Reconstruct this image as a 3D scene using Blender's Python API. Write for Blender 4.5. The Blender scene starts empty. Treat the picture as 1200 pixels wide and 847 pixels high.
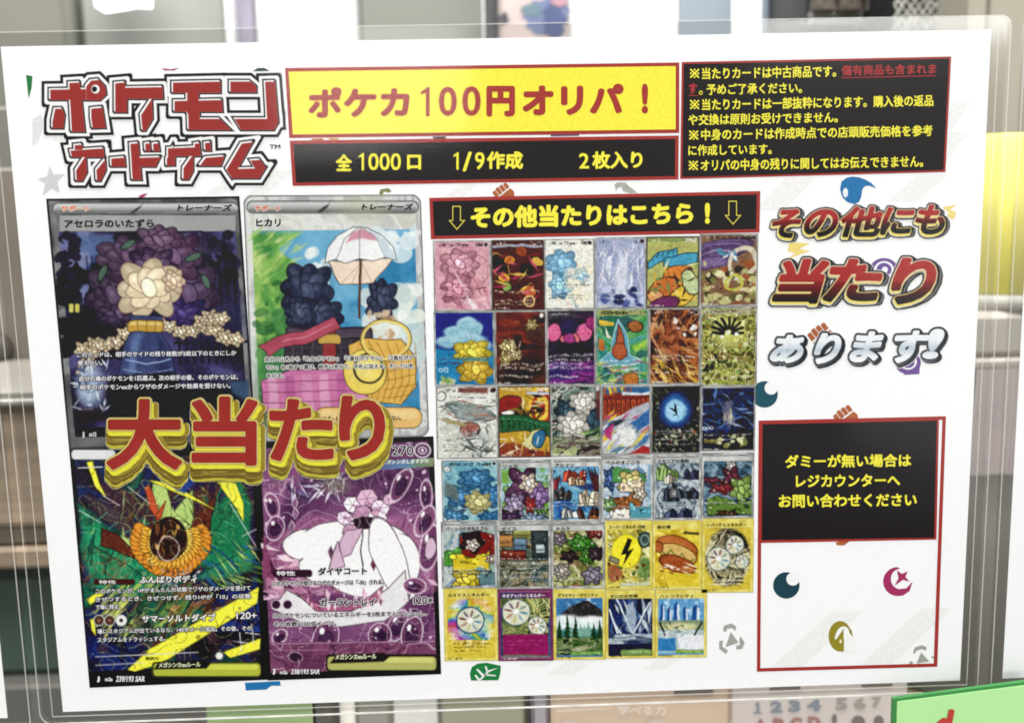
import bpy, math
import numpy as np
from mathutils import Vector, Matrix

S = bpy.context.scene
COL = S.collection

# ------------------------------------------------------------------ camera
PW, PH = 0.297, 0.210            # the A4 sheet
ZC = 1.25                        # height of the sheet's centre above the floor
FPX, CX, CY = 1235.3, 600.0, 423.5
_src = [(-PW/2, PH/2), (PW/2, PH/2), (PW/2, -PH/2), (-PW/2, -PH/2)]
_dst = [(0, 54), (1161, 36), (1125.5, 797.6), (74.3, 832.8)]


def _homography(src, dst):
    a = []
    for (x, y), (u, v) in zip(src, dst):
        a.append([x, y, 1, 0, 0, 0, -u*x, -u*y, -u])
        a.append([0, 0, 0, x, y, 1, -v*x, -v*y, -v])
    return np.linalg.svd(np.array(a))[2][-1].reshape(3, 3)


_h = np.diag([1/FPX, 1/FPX, 1]) @ np.array([[1, 0, -CX], [0, 1, -CY], [0, 0, 1]]) @ _homography(_src, _dst)
_h = _h / math.sqrt(np.linalg.norm(_h[:, 0]) * np.linalg.norm(_h[:, 1]))
if _h[2, 2] < 0:
    _h = -_h
_r = np.stack([_h[:, 0], _h[:, 1], np.cross(_h[:, 0], _h[:, 1])], 1)
_u, _, _vt = np.linalg.svd(_r)
ROT = _u @ _vt
CAMP = -ROT.T @ _h[:, 2]         # camera position in sheet coordinates (right, up, towards the viewer)
_B = np.array([[1, 0, 0], [0, 0, -1], [0, 1, 0]])      # sheet axes -> world axes


def to_world(p):
    return np.stack([p[..., 0], -p[..., 2], p[..., 1] + ZC], -1)


def unproject(px, py, off):
    """Point at `off` metres in front of the sheet's plane (negative = behind it)."""
    px, py = np.asarray(px, float), np.asarray(py, float)
    d = np.stack([(px - CX)/FPX, (py - CY)/FPX, np.ones_like(px)], -1) @ ROT
    s = (off - CAMP[2]) / d[..., 2]
    return to_world(CAMP + s[..., None]*d)


cam_data = bpy.data.cameras.new('camera')
cam = bpy.data.objects.new('camera', cam_data)
COL.objects.link(cam)
S.camera = cam
cam_data.sensor_width = 36
cam_data.lens = FPX/1200*36
cam_data.clip_start = 0.01
cam_data.clip_end = 50
_rw = _B @ ROT.T @ np.diag([1, -1, -1])
m = Matrix([list(_rw[i]) + [0] for i in range(3)] + [[0, 0, 0, 1]])
m.translation = Vector(to_world(CAMP))
cam.matrix_world = m
cam_data.dof.use_dof = True
cam_data.dof.focus_distance = float(_h[2, 2]) * 1.0
cam_data.dof.aperture_fstop = 37.06/2.6

# ------------------------------------------------------------------ light
w = bpy.data.worlds.new('World')
S.world = w
w.use_nodes = True
bg = w.node_tree.nodes['Background']
bg.inputs[0].default_value = (0.93, 0.96, 1.0, 1)
bg.inputs[1].default_value = 0.62


def area_lamp(name, loc, target, sx, sy, power, color=(1, 0.985, 0.96)):
    d = bpy.data.lights.new(name, 'AREA')
    d.shape = 'RECTANGLE'
    d.size, d.size_y, d.energy, d.color = sx, sy, power, color
    o = bpy.data.objects.new(name, d)
    COL.objects.link(o)
    o.location = loc
    o.rotation_euler = (Vector(target) - Vector(loc)).to_track_quat('-Z', 'Y').to_euler()
    return o


area_lamp('unseen_ceiling_lamp', (-0.4, -1.5, 2.45), (0, 0, 1.15), 2.2, 1.0, 18)
area_lamp('unseen_ceiling_lamp', (0.0, -0.2, 2.7), (0, 0.0, 1.2), 2.6, 0.4, 37)  # added lamp, no known fitting: brightens the shelves behind the poster
area_lamp('glare_lamp', (-0.27, -2.6, 1.72), (-0.1, 0, 1.32), 0.46, 0.62, 8.0)  # unseen source, set where the sleeve mirrors it as top glare
area_lamp('glare_lamp', (1.18, -2.6, 1.815), (0.1, 0, 1.38), 0.78, 0.27, 18)  # unseen source, set to whiten the sleeve's top right by reflection
area_lamp('added_veil_lamp', (1.40, -2.6, 0.92), (0.1, 0, 1.2), 0.62, 0.75, 2.4)  # no known door: added for a faint reflected veil on the black box
area_lamp('unseen_ceiling_lamp', (0.1, 0.35, 2.7), (0.0, 0.9, 1.3), 2.2, 0.6, 44)  # added behind the poster plane so the white boards burn out

S.view_settings.view_transform = 'Standard'
S.view_settings.look = 'None'
S.view_settings.exposure = 0
S.view_settings.gamma = 1
S.cycles.use_denoising = True
S.cycles.filter_width = 1.75
S.cycles.max_bounces = 10
S.cycles.transparent_max_bounces = 16

# ------------------------------------------------------------------ colour, materials
GAIN = 1.16                      # what full lighting makes of a base colour


def lin(c):
    c = np.asarray(c, float)/255
    return np.where(c <= 0.04045, c/12.92, ((c + 0.055)/1.055)**2.4)


def hexc(h):
    if not isinstance(h, str):
        return h
    return tuple(int(h[i:i+2], 16) for i in (0, 2, 4))


def ink_rgba(c):
    v = np.clip((lin(c) - 0.014)/GAIN, 0.002, 0.88)
    return np.concatenate([v, np.ones(v.shape[:-1] + (1,))], -1)


def new_mat(name):
    mt = bpy.data.materials.new(name)
    mt.use_nodes = True
    return mt, mt.node_tree, mt.node_tree.nodes['Principled BSDF']


def noise_tint(nt, bs, color_socket, scale, lo, hi, coord='Object', stretch=None):
    tc = nt.nodes.new('ShaderNodeTexCoord')
    nz = nt.nodes.new('ShaderNodeTexNoise')
    nz.inputs['Scale'].default_value = scale
    nz.inputs['Detail'].default_value = 5
    src = tc.outputs[coord]
    if stretch:
        mp = nt.nodes.new('ShaderNodeMapping')
        mp.inputs['Scale'].default_value = stretch
        nt.links.new(src, mp.inputs[0])
        src = mp.outputs[0]
    nt.links.new(src, nz.inputs['Vector'])
    mr = nt.nodes.new('ShaderNodeMapRange')
    mr.inputs['From Min'].default_value, mr.inputs['From Max'].default_value = 0.3, 0.7
    mr.inputs['To Min'].default_value, mr.inputs['To Max'].default_value = lo, hi
    nt.links.new(nz.outputs['Fac'], mr.inputs['Value'])
    mx = nt.nodes.new('ShaderNodeVectorMath')
    mx.operation = 'SCALE'
    nt.links.new(color_socket, mx.inputs[0])
    nt.links.new(mr.outputs[0], mx.inputs['Scale'])
    nt.links.new(mx.outputs[0], bs.inputs['Base Color'])


INK, nt, bs = new_mat('printed_ink')
at = nt.nodes.new('ShaderNodeAttribute')
at.attribute_name = 'ink'
noise_tint(nt, bs, at.outputs['Color'], 900, 0.93, 1.05)
bs.inputs['Roughness'].default_value = 0.42
bs.inputs['Specular IOR Level'].default_value = 0.12

PAPER, nt, bs = new_mat('white_paper')
rgb = nt.nodes.new('ShaderNodeRGB')
rgb.outputs[0].default_value = (0.86, 0.86, 0.865, 1)
noise_tint(nt, bs, rgb.outputs[0], 350, 0.985, 1.01)
bs.inputs['Roughness'].default_value = 0.55
bs.inputs['Specular IOR Level'].default_value = 0.1


def plain_mat(name, c, rough=0.5, scale=25, var=0.08, stretch=None, spec=0.3, gain=1.13):
    mt, nt, bs = new_mat(name)
    rgb = nt.nodes.new('ShaderNodeRGB')
    v = np.clip(lin(hexc(c))/gain, 0.002, 0.9)
    rgb.outputs[0].default_value = (*v, 1)
    noise_tint(nt, bs, rgb.outputs[0], scale, 1 - var, 1 + var, stretch=stretch)
    bs.inputs['Roughness'].default_value = rough
    bs.inputs['Specular IOR Level'].default_value = spec
    return mt


def film_mat(name, tint, gloss, rough, bump):
    mt = bpy.data.materials.new(name)
    mt.use_nodes = True
    nt = mt.node_tree
    nt.nodes.clear()
    out = nt.nodes.new('ShaderNodeOutputMaterial')
    tr = nt.nodes.new('ShaderNodeBsdfTransparent')
    tr.inputs[0].default_value = (*tint, 1)
    gl = nt.nodes.new('ShaderNodeBsdfGlossy')
    gl.inputs['Roughness'].default_value = rough
    fr = nt.nodes.new('ShaderNodeFresnel')
    fr.inputs['IOR'].default_value = 1.45
    mu = nt.nodes.new('ShaderNodeMath')
    mu.operation = 'MULTIPLY'
    mu.inputs[1].default_value = gloss
    tc = nt.nodes.new('ShaderNodeTexCoord')
    nz = nt.nodes.new('ShaderNodeTexNoise')
    nz.inputs['Scale'].default_value = 9
    nz.inputs['Detail'].default_value = 1
    bp = nt.nodes.new('ShaderNodeBump')
    bp.inputs['Strength'].default_value = bump
    bp.inputs['Distance'].default_value = 0.004
    mix = nt.nodes.new('ShaderNodeMixShader')
    L = nt.links.new
    L(tc.outputs['Object'], nz.inputs['Vector'])
    L(nz.outputs['Fac'], bp.inputs['Height'])
    L(bp.outputs[0], gl.inputs['Normal'])
    L(fr.outputs[0], mu.inputs[0])
    L(mu.outputs[0], mix.inputs[0])
    L(tr.outputs[0], mix.inputs[1])
    L(gl.outputs[0], mix.inputs[2])
    L(mix.outputs[0], out.inputs[0])
    return mt


FILM = film_mat('clear_sleeve_film', (0.985, 0.985, 0.98), 0.48, 0.09, 0.42)
FILM_BACK = film_mat('clear_sleeve_back_film', (0.80, 0.80, 0.79), 0.6, 0.15, 0.1)


def weld_mat():
    mt = bpy.data.materials.new('welded_film_edge')
    mt.use_nodes = True
    nt = mt.node_tree
    bs = nt.nodes['Principled BSDF']
    bs.inputs['Base Color'].default_value = (0.8, 0.8, 0.74, 1)
    bs.inputs['Roughness'].default_value = 0.3
    tr = nt.nodes.new('ShaderNodeBsdfTransparent')
    mix = nt.nodes.new('ShaderNodeMixShader')
    mix.inputs[0].default_value = 0.27
    nt.links.new(tr.outputs[0], mix.inputs[1])
    nt.links.new(bs.outputs[0], mix.inputs[2])
    nt.links.new(mix.outputs[0], nt.nodes['Material Output'].inputs[0])
    return mt


WELD = weld_mat()

# ------------------------------------------------------------------ objects
LAYER = 0.00005


def thing(name, loc, label, cat, group=None):
    o = bpy.data.objects.new(name, None)
    COL.objects.link(o)
    o.location = loc
    o.empty_display_size = 0.05
    o['label'], o['category'] = label, cat
    if group:
        o['group'] = group
    o['_base'] = [float(v) for v in loc]
    return o


def base_of(parent):
    while parent is not None:
        if '_base' in parent:
            return np.array(parent['_base'])
        parent = parent.parent
    return np.zeros(3)


def link_mesh(name, me, parent=None, label=None, cat=None, kind=None, group=None):
    o = bpy.data.objects.new(name, me)
    COL.objects.link(o)
    if parent is not None:
        o.parent = parent
    if label:
        o['label'] = label
    if cat:
        o['category'] = cat
    if kind:
        o['kind'] = kind
    if group:
        o['group'] = group
    return o


def mesh_from(name, verts, faces, mat, colors=None, parent=None, **kw):
    me = bpy.data.meshes.new(name)
    v = np.asarray(verts, float) - base_of(parent)
    me.from_pydata([tuple(p) for p in v], [], [tuple(f) for f in faces])
    if colors is not None:
        a = me.attributes.new('ink', 'FLOAT_COLOR', 'POINT')
        a.data.foreach_set('color', np.asarray(colors, np.float32).ravel())
    me.materials.append(mat)
    me.update()
    return link_mesh(name, me, parent, **kw)


# ------------------------------------------------------------------ lettering
_gl = {}


def glyphs(s, bold=0.0, res=3, wide=1.0):
    """Flat mesh of a line of text, its ink box scaled to 0..1 with y down."""
    k = (s, bold, res, wide)
    if k not in _gl:
        c = bpy.data.curves.new('lettering', 'FONT')
        c.body = s
        c.offset = bold
        c.resolution_u = res
        c.space_character = wide
        o = bpy.data.objects.new('lettering', c)
        me = bpy.data.meshes.new_from_object(o)
        v = np.zeros(len(me.vertices)*3)
        me.vertices.foreach_get('co', v)
        v = v.reshape(-1, 3)[:, :2]
        f = [tuple(p.vertices) for p in me.polygons]
        cnt = {}
        for p in f:
            for i in range(len(p)):
                e = tuple(sorted((p[i], p[i-1])))
                cnt[e] = cnt.get(e, 0) + 1
        edges = [e for e, n in cnt.items() if n == 1]
        lo, hi = v.min(0), v.max(0)
        sp = np.maximum(hi - lo, 1e-6)
        v = (v - lo)/sp
        v[:, 1] = 1 - v[:, 1]
        bpy.data.meshes.remove(me)
        bpy.data.objects.remove(o)
        bpy.data.curves.remove(c)
        _gl[k] = (v, f, edges, sp[0]/sp[1])
    return _gl[k]


def fit(v, x0, x1, yt, yb, slope=0.0, shear=0.0):
    x = x0 + (x1 - x0)*v[:, 0]
    y = yt + (yb - yt)*v[:, 1] + slope*(x - x0)
    x = x + shear*(0.5 - v[:, 1])*(yb - yt)
    return np.stack([x, y], 1)


class Ink:
    """Flat printed shapes gathered into one mesh; coordinates trace the sheet."""

    def __init__(s):
        s.p, s.f, s.c, s.l = [], [], [], []
        s.n = 0

    def add(s, pts, faces, color, layer):
        pts = np.asarray(pts, float)
        s.p.append(pts)
        s.f += [tuple(i + s.n for i in f) for f in faces]
        s.c.append(np.tile(np.array(hexc(color), float), (len(pts), 1)))
        s.l.append(np.full(len(pts), float(layer)))
        s.n += len(pts)
        return s

    def poly(s, pts, color, layer):
        return s.add(pts, [tuple(range(len(pts)))], color, layer)

    def ell(s, cx, cy, rx, ry, color, layer, n=28, a0=0, a1=360):
        t = np.radians(np.linspace(a0, a1, n + (a1 - a0 != 360)))
        if a1 - a0 == 360:
            t = t[:-1]
        return s.poly(np.stack([cx + rx*np.cos(t), cy + ry*np.sin(t)], 1), color, layer)

    def frame(s, quad, t, color, inner, layer):
        q = np.array(quad, float)
        s.poly(q, color, layer)
        c = np.array([[t, t], [-t, t], [-t, -t], [t, -t]], float)
        return s.poly(q + c, inner, layer + 1)

    def text(s, txt, x0, x1, yt, yb, color, layer, bold=0.02, slope=0.0, shear=0.0, res=3, grow=0.0):
        """A line of lettering; `bold` thickens the strokes by stamping it round a small circle."""
        v, f, e, a = glyphs(txt, 0.0, res)
        b = bold*(yb - yt)*1.15
        if x1 is None:
            x1 = x0 + (yb - yt)*a
        pts = fit(v, x0 + b, x1 - b, yt + b, yb - b, slope, shear)
        b += grow
        n = 1 if b < 0.12 else (4 if b < 0.7 else 8)
        for i in range(n):
            t = math.pi*(0.25 + 2*i/n)
            d = np.array([math.cos(t), math.sin(t)])*b*(n > 1)
            s.add(pts + d, f, color, layer + 0.03*i)
        return s

    def build(s, name, parent, label=None):
        p = np.concatenate(s.p)
        lay = np.concatenate(s.l)*LAYER
        return mesh_from(name, unproject(p[:, 0], p[:, 1], lay), s.f, INK,
                         ink_rgba(np.concatenate(s.c)), parent, label=label)


# ------------------------------------------------------------------ painted print (a fine grid of ink colours)
def value_noise(x, y, seed):
    g = np.random.RandomState(seed).rand(64, 64)
    xi, yi = np.floor(x).astype(int), np.floor(y).astype(int)
    fx, fy = x - xi, y - yi
    fx, fy = fx*fx*(3 - 2*fx), fy*fy*(3 - 2*fy)
    a = g[yi % 64, xi % 64]*(1 - fx) + g[yi % 64, (xi + 1) % 64]*fx
    b = g[(yi + 1) % 64, xi % 64]*(1 - fx) + g[(yi + 1) % 64, (xi + 1) % 64]*fx
    return a*(1 - fy) + b*fy


def fbm(x, y, seed, octv=3):
    r, amp, tot = 0, 1.0, 0
    for i in range(octv):
        r = r + amp*value_noise(x*2**i + 7.3*i, y*2**i + 3.1*i, seed + i)
        tot += amp
        amp *= 0.55
    return r/tot


class Paint:
    def __init__(s, quad, step=1.0, local=None, color=(255, 255, 255)):
        q = np.array(quad, float)
        nu = max(2, int(max(np.linalg.norm(q[1]-q[0]), np.linalg.norm(q[2]-q[3]))/step) + 1)
        nv = max(2, int(max(np.linalg.norm(q[3]-q[0]), np.linalg.norm(q[2]-q[1]))/step) + 1)
        U, V = np.meshgrid(np.linspace(0, 1, nu), np.linspace(0, 1, nv))
        s.nu, s.nv, s.u, s.v = nu, nv, U.ravel(), V.ravel()
        u, v = s.u[:, None], s.v[:, None]
        P = (q[0]*(1-u) + q[1]*u)*(1-v) + (q[3]*(1-u) + q[2]*u)*v
        s.X, s.Y = P[:, 0], P[:, 1]
        if local:
            s.x, s.y = s.u*local[0], s.v*local[1]
        else:
            s.x, s.y = s.X, s.Y
        s.c = np.tile(np.array(hexc(color), float), (nu*nv, 1))
        s.mask = None

    def put(s, a, color, idx=None):
        color = np.array(hexc(color), float)
        if idx is None:
            s.c += (color - s.c)*np.asarray(a)[:, None]
        else:
            s.c[idx] += (color - s.c[idx])*np.asarray(a)[:, None]
        return s

    def sd(s, pts, pad=4.0, closed=True):
        """Signed distance (positive inside) near a polygon."""
        p = np.asarray(pts, float)
        lo, hi = p.min(0) - pad, p.max(0) + pad
        idx = np.nonzero((s.x > lo[0]) & (s.x < hi[0]) & (s.y > lo[1]) & (s.y < hi[1]))[0]
        x, y = s.x[idx], s.y[idx]
        d = np.full(len(idx), 1e9)
        ins = np.zeros(len(idx), bool)
        n = len(p)
        for i in range(n if closed else n - 1):
            a, b = p[i], p[(i + 1) % n]
            e = b - a
            t = np.clip(((x - a[0])*e[0] + (y - a[1])*e[1])/max(e @ e, 1e-9), 0, 1)
            d = np.minimum(d, (x - a[0] - t*e[0])**2 + (y - a[1] - t*e[1])**2)
            if closed and a[1] != b[1]:
                cr = (a[1] > y) != (b[1] > y)
                ins ^= cr & (x < a[0] + (y - a[1])/(b[1] - a[1])*e[0])
        d = np.sqrt(d)
        return idx, np.where(ins, d, -d)

    def poly(s, pts, color, soft=0.6, a=1.0, edge=None, ew=0.9):
        idx, d = s.sd(pts, 2 + 2*soft)
        if edge is not None:
            s.put(np.clip(0.5 + (d + ew)/1.2, 0, 1)*a, edge, idx)
        return s.put(np.clip(0.5 + d/(2*soft), 0, 1)*a, color, idx)

    def line(s, pts, wd, color, a=1.0, soft=0.5):
        idx, d = s.sd(pts, wd + 2, closed=False)
        return s.put(np.clip(0.5 + (wd/2 - np.abs(d))/(2*soft), 0, 1)*a, color, idx)

    def ell(s, cx, cy, rx, ry, color, rot=0, soft=0.6, a=1.0, edge=None, ew=0.9, ring=None):
        c, sn = math.cos(math.radians(rot)), math.sin(math.radians(rot))
        R = max(rx, ry) + 4 + 2*soft
        idx = np.nonzero((np.abs(s.x - cx) < R) & (np.abs(s.y - cy) < R))[0]
        dx, dy = s.x[idx] - cx, s.y[idx] - cy
        X, Y = dx*c + dy*sn, -dx*sn + dy*c
        d = (1 - np.sqrt((X/rx)**2 + (Y/ry)**2))*min(rx, ry)
        if ring is not None:
            return s.put(np.clip(0.5 + (ring/2 - np.abs(d))/(2*soft), 0, 1)*a, color, idx)
        if edge is not None:
            s.put(np.clip(0.5 + (d + ew)/1.2, 0, 1)*a, edge, idx)
        return s.put(np.clip(0.5 + d/(2*soft), 0, 1)*a, color, idx)

    def rect(s, x0, y0, x1, y1, color, soft=0.4, a=1.0):
        return s.poly([(x0, y0), (x1, y0), (x1, y1), (x0, y1)], color, soft, a)

    def rbox(s, x0, y0, x1, y1, r, color, edge=None, ew=0.9, a=1.0):
        pts = []
        for cx, cy, b in ((x1-r, y0+r, -90), (x1-r, y1-r, 0), (x0+r, y1-r, 90), (x0+r, y0+r, 180)):
            for k in range(0, 91, 15):
                t = math.radians(b + k)
                pts.append((cx + r*math.cos(t), cy + r*math.sin(t)))
        return s.poly(pts, color, 0.5, a, edge, ew)

    def region(s, x0, y0, x1, y1):
        return np.nonzero((s.x >= x0) & (s.x <= x1) & (s.y >= y0) & (s.y <= y1))[0]

    def mottled(s, pal, scale, seed, idx=None, warp=1.0, stretch=(1, 1)):
        """Blend of ink colours in irregular patches."""
        if idx is None:
            idx = np.arange(len(s.x))
        x, y = s.x[idx]/scale*stretch[0], s.y[idx]/scale*stretch[1]
        wx, wy = fbm(x, y, seed + 50, 2), fbm(x, y, seed + 70, 2)
        n = fbm(x + warp*2*wx, y + warp*2*wy, seed, 4)
        r = np.argsort(np.argsort(n))/max(len(n) - 1, 1)
        cols = np.array([hexc(c) for c in pal], float)
        t = r*(len(cols) - 1)
        i = np.clip(t.astype(int), 0, len(cols) - 2)
        f = np.clip((t - i - 0.25)*2, 0, 1)[:, None]
        s.c[idx] = cols[i]*(1 - f) + cols[i + 1]*f
        return s

    def grain(s, scale, amp, seed, idx=None, stretch=(1, 1)):
        if idx is None:
            idx = np.arange(len(s.x))
        n = fbm(s.x[idx]/scale*stretch[0], s.y[idx]/scale*stretch[1], seed, 3) - 0.5
        s.c[idx] = np.clip(s.c[idx] + (n*2*amp)[:, None], 0, 255)
        return s

    def specks(s, n, box, rmin, rmax, pal, seed, flat=1.0, a=0.9):
        R = np.random.RandomState(seed)
        for k in range(n):
            r = rmin + (rmax - rmin)*R.rand()**2
            s.ell(box[0] + (box[2]-box[0])*R.rand(), box[1] + (box[3]-box[1])*R.rand(), r, r*flat*(0.5 + R.rand()),
                  pal[R.randint(len(pal))], R.rand()*180, 0.6, a)
        return s

    def shards(s, n, box, ln, wd, pal, seed, ang=(0, 360), a=0.9):
        R = np.random.RandomState(seed)
        for k in range(n):
            cx, cy = box[0] + (box[2]-box[0])*R.rand(), box[1] + (box[3]-box[1])*R.rand()
            t = math.radians(ang[0] + (ang[1]-ang[0])*R.rand())
            l, b = ln*(0.4 + 0.8*R.rand()), wd*(0.4 + 0.8*R.rand())
            c, sn = math.cos(t), math.sin(t)
            s.poly([(cx - l*c, cy - l*sn), (cx - b*sn*0.8, cy + b*c), (cx + l*c, cy + l*sn), (cx + b*sn, cy - b*c)],
                   pal[R.randint(len(pal))], 0.5, a)
        return s

    def fineprint(s, x0, x1, y, h, color, seed, a=0.85):
        """A line of print too small to read: strokes broken by gaps."""
        idx = np.nonzero((s.y > y - 0.2) & (s.y < y + h + 0.2) & (s.x > x0) & (s.x < x1))[0]
        n = value_noise(s.x[idx]*1.1, s.y[idx]*0.9, seed)*0.75 + 0.35*value_noise(s.x[idx]*0.3, s.y[idx]*0, seed+9)
        return s.put(np.clip((n - 0.42)*4, 0, 1)*a, color, idx)

    def warp(s, amp, scale, seed, fine=0.12):
        s.x0, s.y0 = s.x.copy(), s.y.copy()
        for k, (a, sc) in enumerate(((amp, scale), (amp*fine, scale*0.35))):
            s.x = s.x + (fbm(s.x0/sc, s.y0/sc, seed + k, 2) - 0.5)*4*a
            s.y = s.y + (fbm(s.x0/sc, s.y0/sc, seed + 20 + k, 2) - 0.5)*4*a
        return s

    def bloom(s, cx, cy, rx, ry, c, seed, edge='2a2224', n=6, rot=0):
        """A blossom of overlapping outlined petals."""
        R = np.random.RandomState(seed)
        base = np.array(hexc(c), float)
        r = math.radians(rot)
        m_ = min(rx, ry)
        for ring, (rr, sz) in enumerate(((0.66, 0.46), (0.36, 0.38), (0.0, 0.30))):
            for k in range(n if rr else 1):
                t = 2*math.pi*k/n + ring*0.5 + R.rand()*0.3
                x, y = rr*rx*math.cos(t), rr*ry*math.sin(t)
                x, y = x*math.cos(r) - y*math.sin(r), x*math.sin(r) + y*math.cos(r)
                col = np.clip(base*(0.80 + 0.13*ring) + R.uniform(-12, 12) + ring*10, 0, 255)
                a = math.degrees(math.atan2(ry*math.sin(t), rx*math.cos(t))) + rot
                w_ = sz*(rx*abs(math.cos(t)) + ry*abs(math.sin(t)))*1.1
                s.ell(cx + x, cy + y, w_, sz*m_*0.95, tuple(col), a, 0.6, edge=edge, ew=0.55 if m_ < 30 else 0.9)
                s.ell(cx + x*1.1 - 0.1*m_, cy + y*1.1 - 0.1*m_, w_*0.5, sz*m_*0.35, tuple(np.clip(col + 34, 0, 255)), a, max(0.8, m_*0.06), 0.75)
        return s

    def crystal(s, cx, cy, rx, ry, c, seed):
        """A cluster of pointed two-tone crystals."""
        R = np.random.RandomState(seed)
        base = np.array(hexc(c), float)
        for k in range(6):
            x, h_, w_ = cx + rx*R.uniform(-0.8, 0.8), ry*R.uniform(0.9, 1.7), rx*R.uniform(0.22, 0.42)
            t, y = R.uniform(-0.35, 0.35), cy + ry*0.7
            tip = (x + h_*t, y - h_)
            j = R.uniform(-14, 14)
            s.poly([(x - w_, y), (x - w_*0.9 + h_*t*0.7, y - h_*0.72), tip, (x, y)], tuple(np.clip(base*1.1 + 18 + j, 0, 255)), 0.5, edge='23262c', ew=0.5)
            s.poly([(x, y), tip, (x + w_*0.9 + h_*t*0.7, y - h_*0.72), (x + w_, y)], tuple(np.clip(base*0.72 + j, 0, 255)), 0.5, edge='23262c', ew=0.5)
        return s

    def hill(s, y, c, seed, x0=0, x1=60, y1=84):
        """A ridge line with trees, filled down to the lower edge."""
        R = np.random.RandomState(seed)
        xs = np.linspace(x0, x1, 14)
        ys = y + 4*np.sin(xs/9 + seed) + R.uniform(-1.6, 1.6, 14)
        s.poly([*zip(xs, ys), (x1, y1), (x0, y1)], c, 0.5, edge='23262c', ew=0.5)
        base = np.array(hexc(c), float)
        for k in range(9):
            i = R.randint(14)
            s.ell(xs[i], ys[i] + R.uniform(0, 7), R.uniform(1.2, 3.6), R.uniform(1, 2.8), tuple(np.clip(base*R.uniform(0.55, 1.4), 0, 255)), R.uniform(0, 90), edge='23262c' if k % 2 else None, ew=0.4)
        return s

    def unwarp(s):
        s.x, s.y = s.x0, s.y0
        return s

    def contours(s, scale, seed, color, a=0.5, width=0.016, idx=None):
        if idx is None:
            idx = np.arange(len(s.x))
        n = fbm(s.x[idx]/scale, s.y[idx]/scale, seed, 3)
        k = np.min([np.abs(n - t) for t in (0.36, 0.46, 0.55, 0.64)], 0)
        return s.put(np.clip((width - k)/width*1.6, 0, 1)*a, color, idx)

    def fade(s, k):
        g = s.c @ np.array([0.3, 0.59, 0.11])
        s.c = g[:, None]*(1 - k) + s.c*k
        return s

    def build(s, name, parent, layer, label=None, keep=None):
        v = unproject(s.X, s.Y, layer*LAYER)
        i = np.arange(s.nu*s.nv).reshape(s.nv, s.nu)
        q = np.stack([i[:-1, :-1], i[1:, :-1], i[1:, 1:], i[:-1, 1:]], -1).reshape(-1, 4)
        col = ink_rgba(np.clip(s.c, 0, 255))
        if keep is not None:
            q = q[keep[q].any(1)]
            used = np.unique(q)
            mp = np.zeros(len(v), int)
            mp[used] = np.arange(len(used))
            v, col, q = v[used], col[used], mp[q]
        me = bpy.data.meshes.new(name)
        me.vertices.add(len(v))
        me.vertices.foreach_set('co', (v - base_of(parent)).astype(np.float32).ravel())
        me.loops.add(q.size)
        me.loops.foreach_set('vertex_index', q.astype(np.int32).ravel())
        me.polygons.add(len(q))
        me.polygons.foreach_set('loop_start', np.arange(0, q.size, 4, dtype=np.int32))
        me.update(calc_edges=True)
        a = me.attributes.new('ink', 'FLOAT_COLOR', 'POINT')
        a.data.foreach_set('color', col.astype(np.float32).ravel())
        me.materials.append(INK)
        return link_mesh(name, me, parent, label=label)


def text_segments(txt, bold, x0, x1, yt, yb, slope=0.0, shear=0.0):
    v, f, e, a = glyphs(txt, 0.0, 4)
    p = fit(v, x0 + bold, x1 - bold, yt + bold, yb - bold, slope, shear)
    return [(p[i], p[j]) for i, j in e]


def lattice_sd(nx, ny, x0, y0, step, segs):
    """Signed distance (positive inside) of a lattice of points to a set of outline edges."""
    gx, gy = x0 + np.arange(nx)*step, y0 + np.arange(ny)*step
    d = np.full((ny, nx), 400.0)
    ins = np.zeros((ny, nx), bool)
    for a, b in segs:
        e = b - a
        pad = 16
        i0, i1 = np.searchsorted(gx, [min(a[0], b[0]) - pad, max(a[0], b[0]) + pad])
        j0, j1 = np.searchsorted(gy, [min(a[1], b[1]) - pad, max(a[1], b[1]) + pad])
        X, Y = gx[None, i0:i1], gy[j0:j1, None]
        t = np.clip(((X - a[0])*e[0] + (Y - a[1])*e[1])/max(e @ e, 1e-12), 0, 1)
        d[j0:j1, i0:i1] = np.minimum(d[j0:j1, i0:i1], (X - a[0] - t*e[0])**2 + (Y - a[1] - t*e[1])**2)
        if a[1] != b[1]:
            r = np.nonzero((a[1] > gy) != (b[1] > gy))[0]
            xc = a[0] + (gy[r] - a[1])/(b[1] - a[1])*e[0]
            ins[r] ^= gx[None, :] < xc[:, None]
    d = np.sqrt(d)
    return np.where(ins, d, -d)


def shifted(d, dx, dy, step):
    ix, iy = int(round(dx/step)), int(round(dy/step))
    r = np.full_like(d, -20.0)
    h, w_ = d.shape
    ys, yd = slice(max(0, -iy), h - max(0, iy)), slice(max(0, iy), h - max(0, -iy))
    xs, xd = slice(max(0, -ix), w_ - max(0, ix)), slice(max(0, ix), w_ - max(0, -ix))
    r[yd, xd] = d[ys, xs]
    return r


# ------------------------------------------------------------------ the poster
BASE = (0, 0, ZC - PH/2)
poster = thing('poster', BASE, 'white A4 prize poster with Japanese lettering and trading card pictures inside the middle clear sleeve', 'poster')
hw, hh = PW/2, PH/2
v = [(x, y, z + ZC) for y in (0.0002, 0.0) for x, z in ((-hw, -hh), (hw, -hh), (hw, hh), (-hw, hh))]
mesh_from('paper_sheet', v, [(0, 1, 2, 3), (4, 5, 6, 7), (0, 1, 5, 4), (1, 2, 6, 5), (2, 3, 7, 6), (3, 0, 4, 7)], PAPER, None, poster)

RED, BLK, YEL = 'aa3d38', '262021', 'fdf34e'

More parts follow.
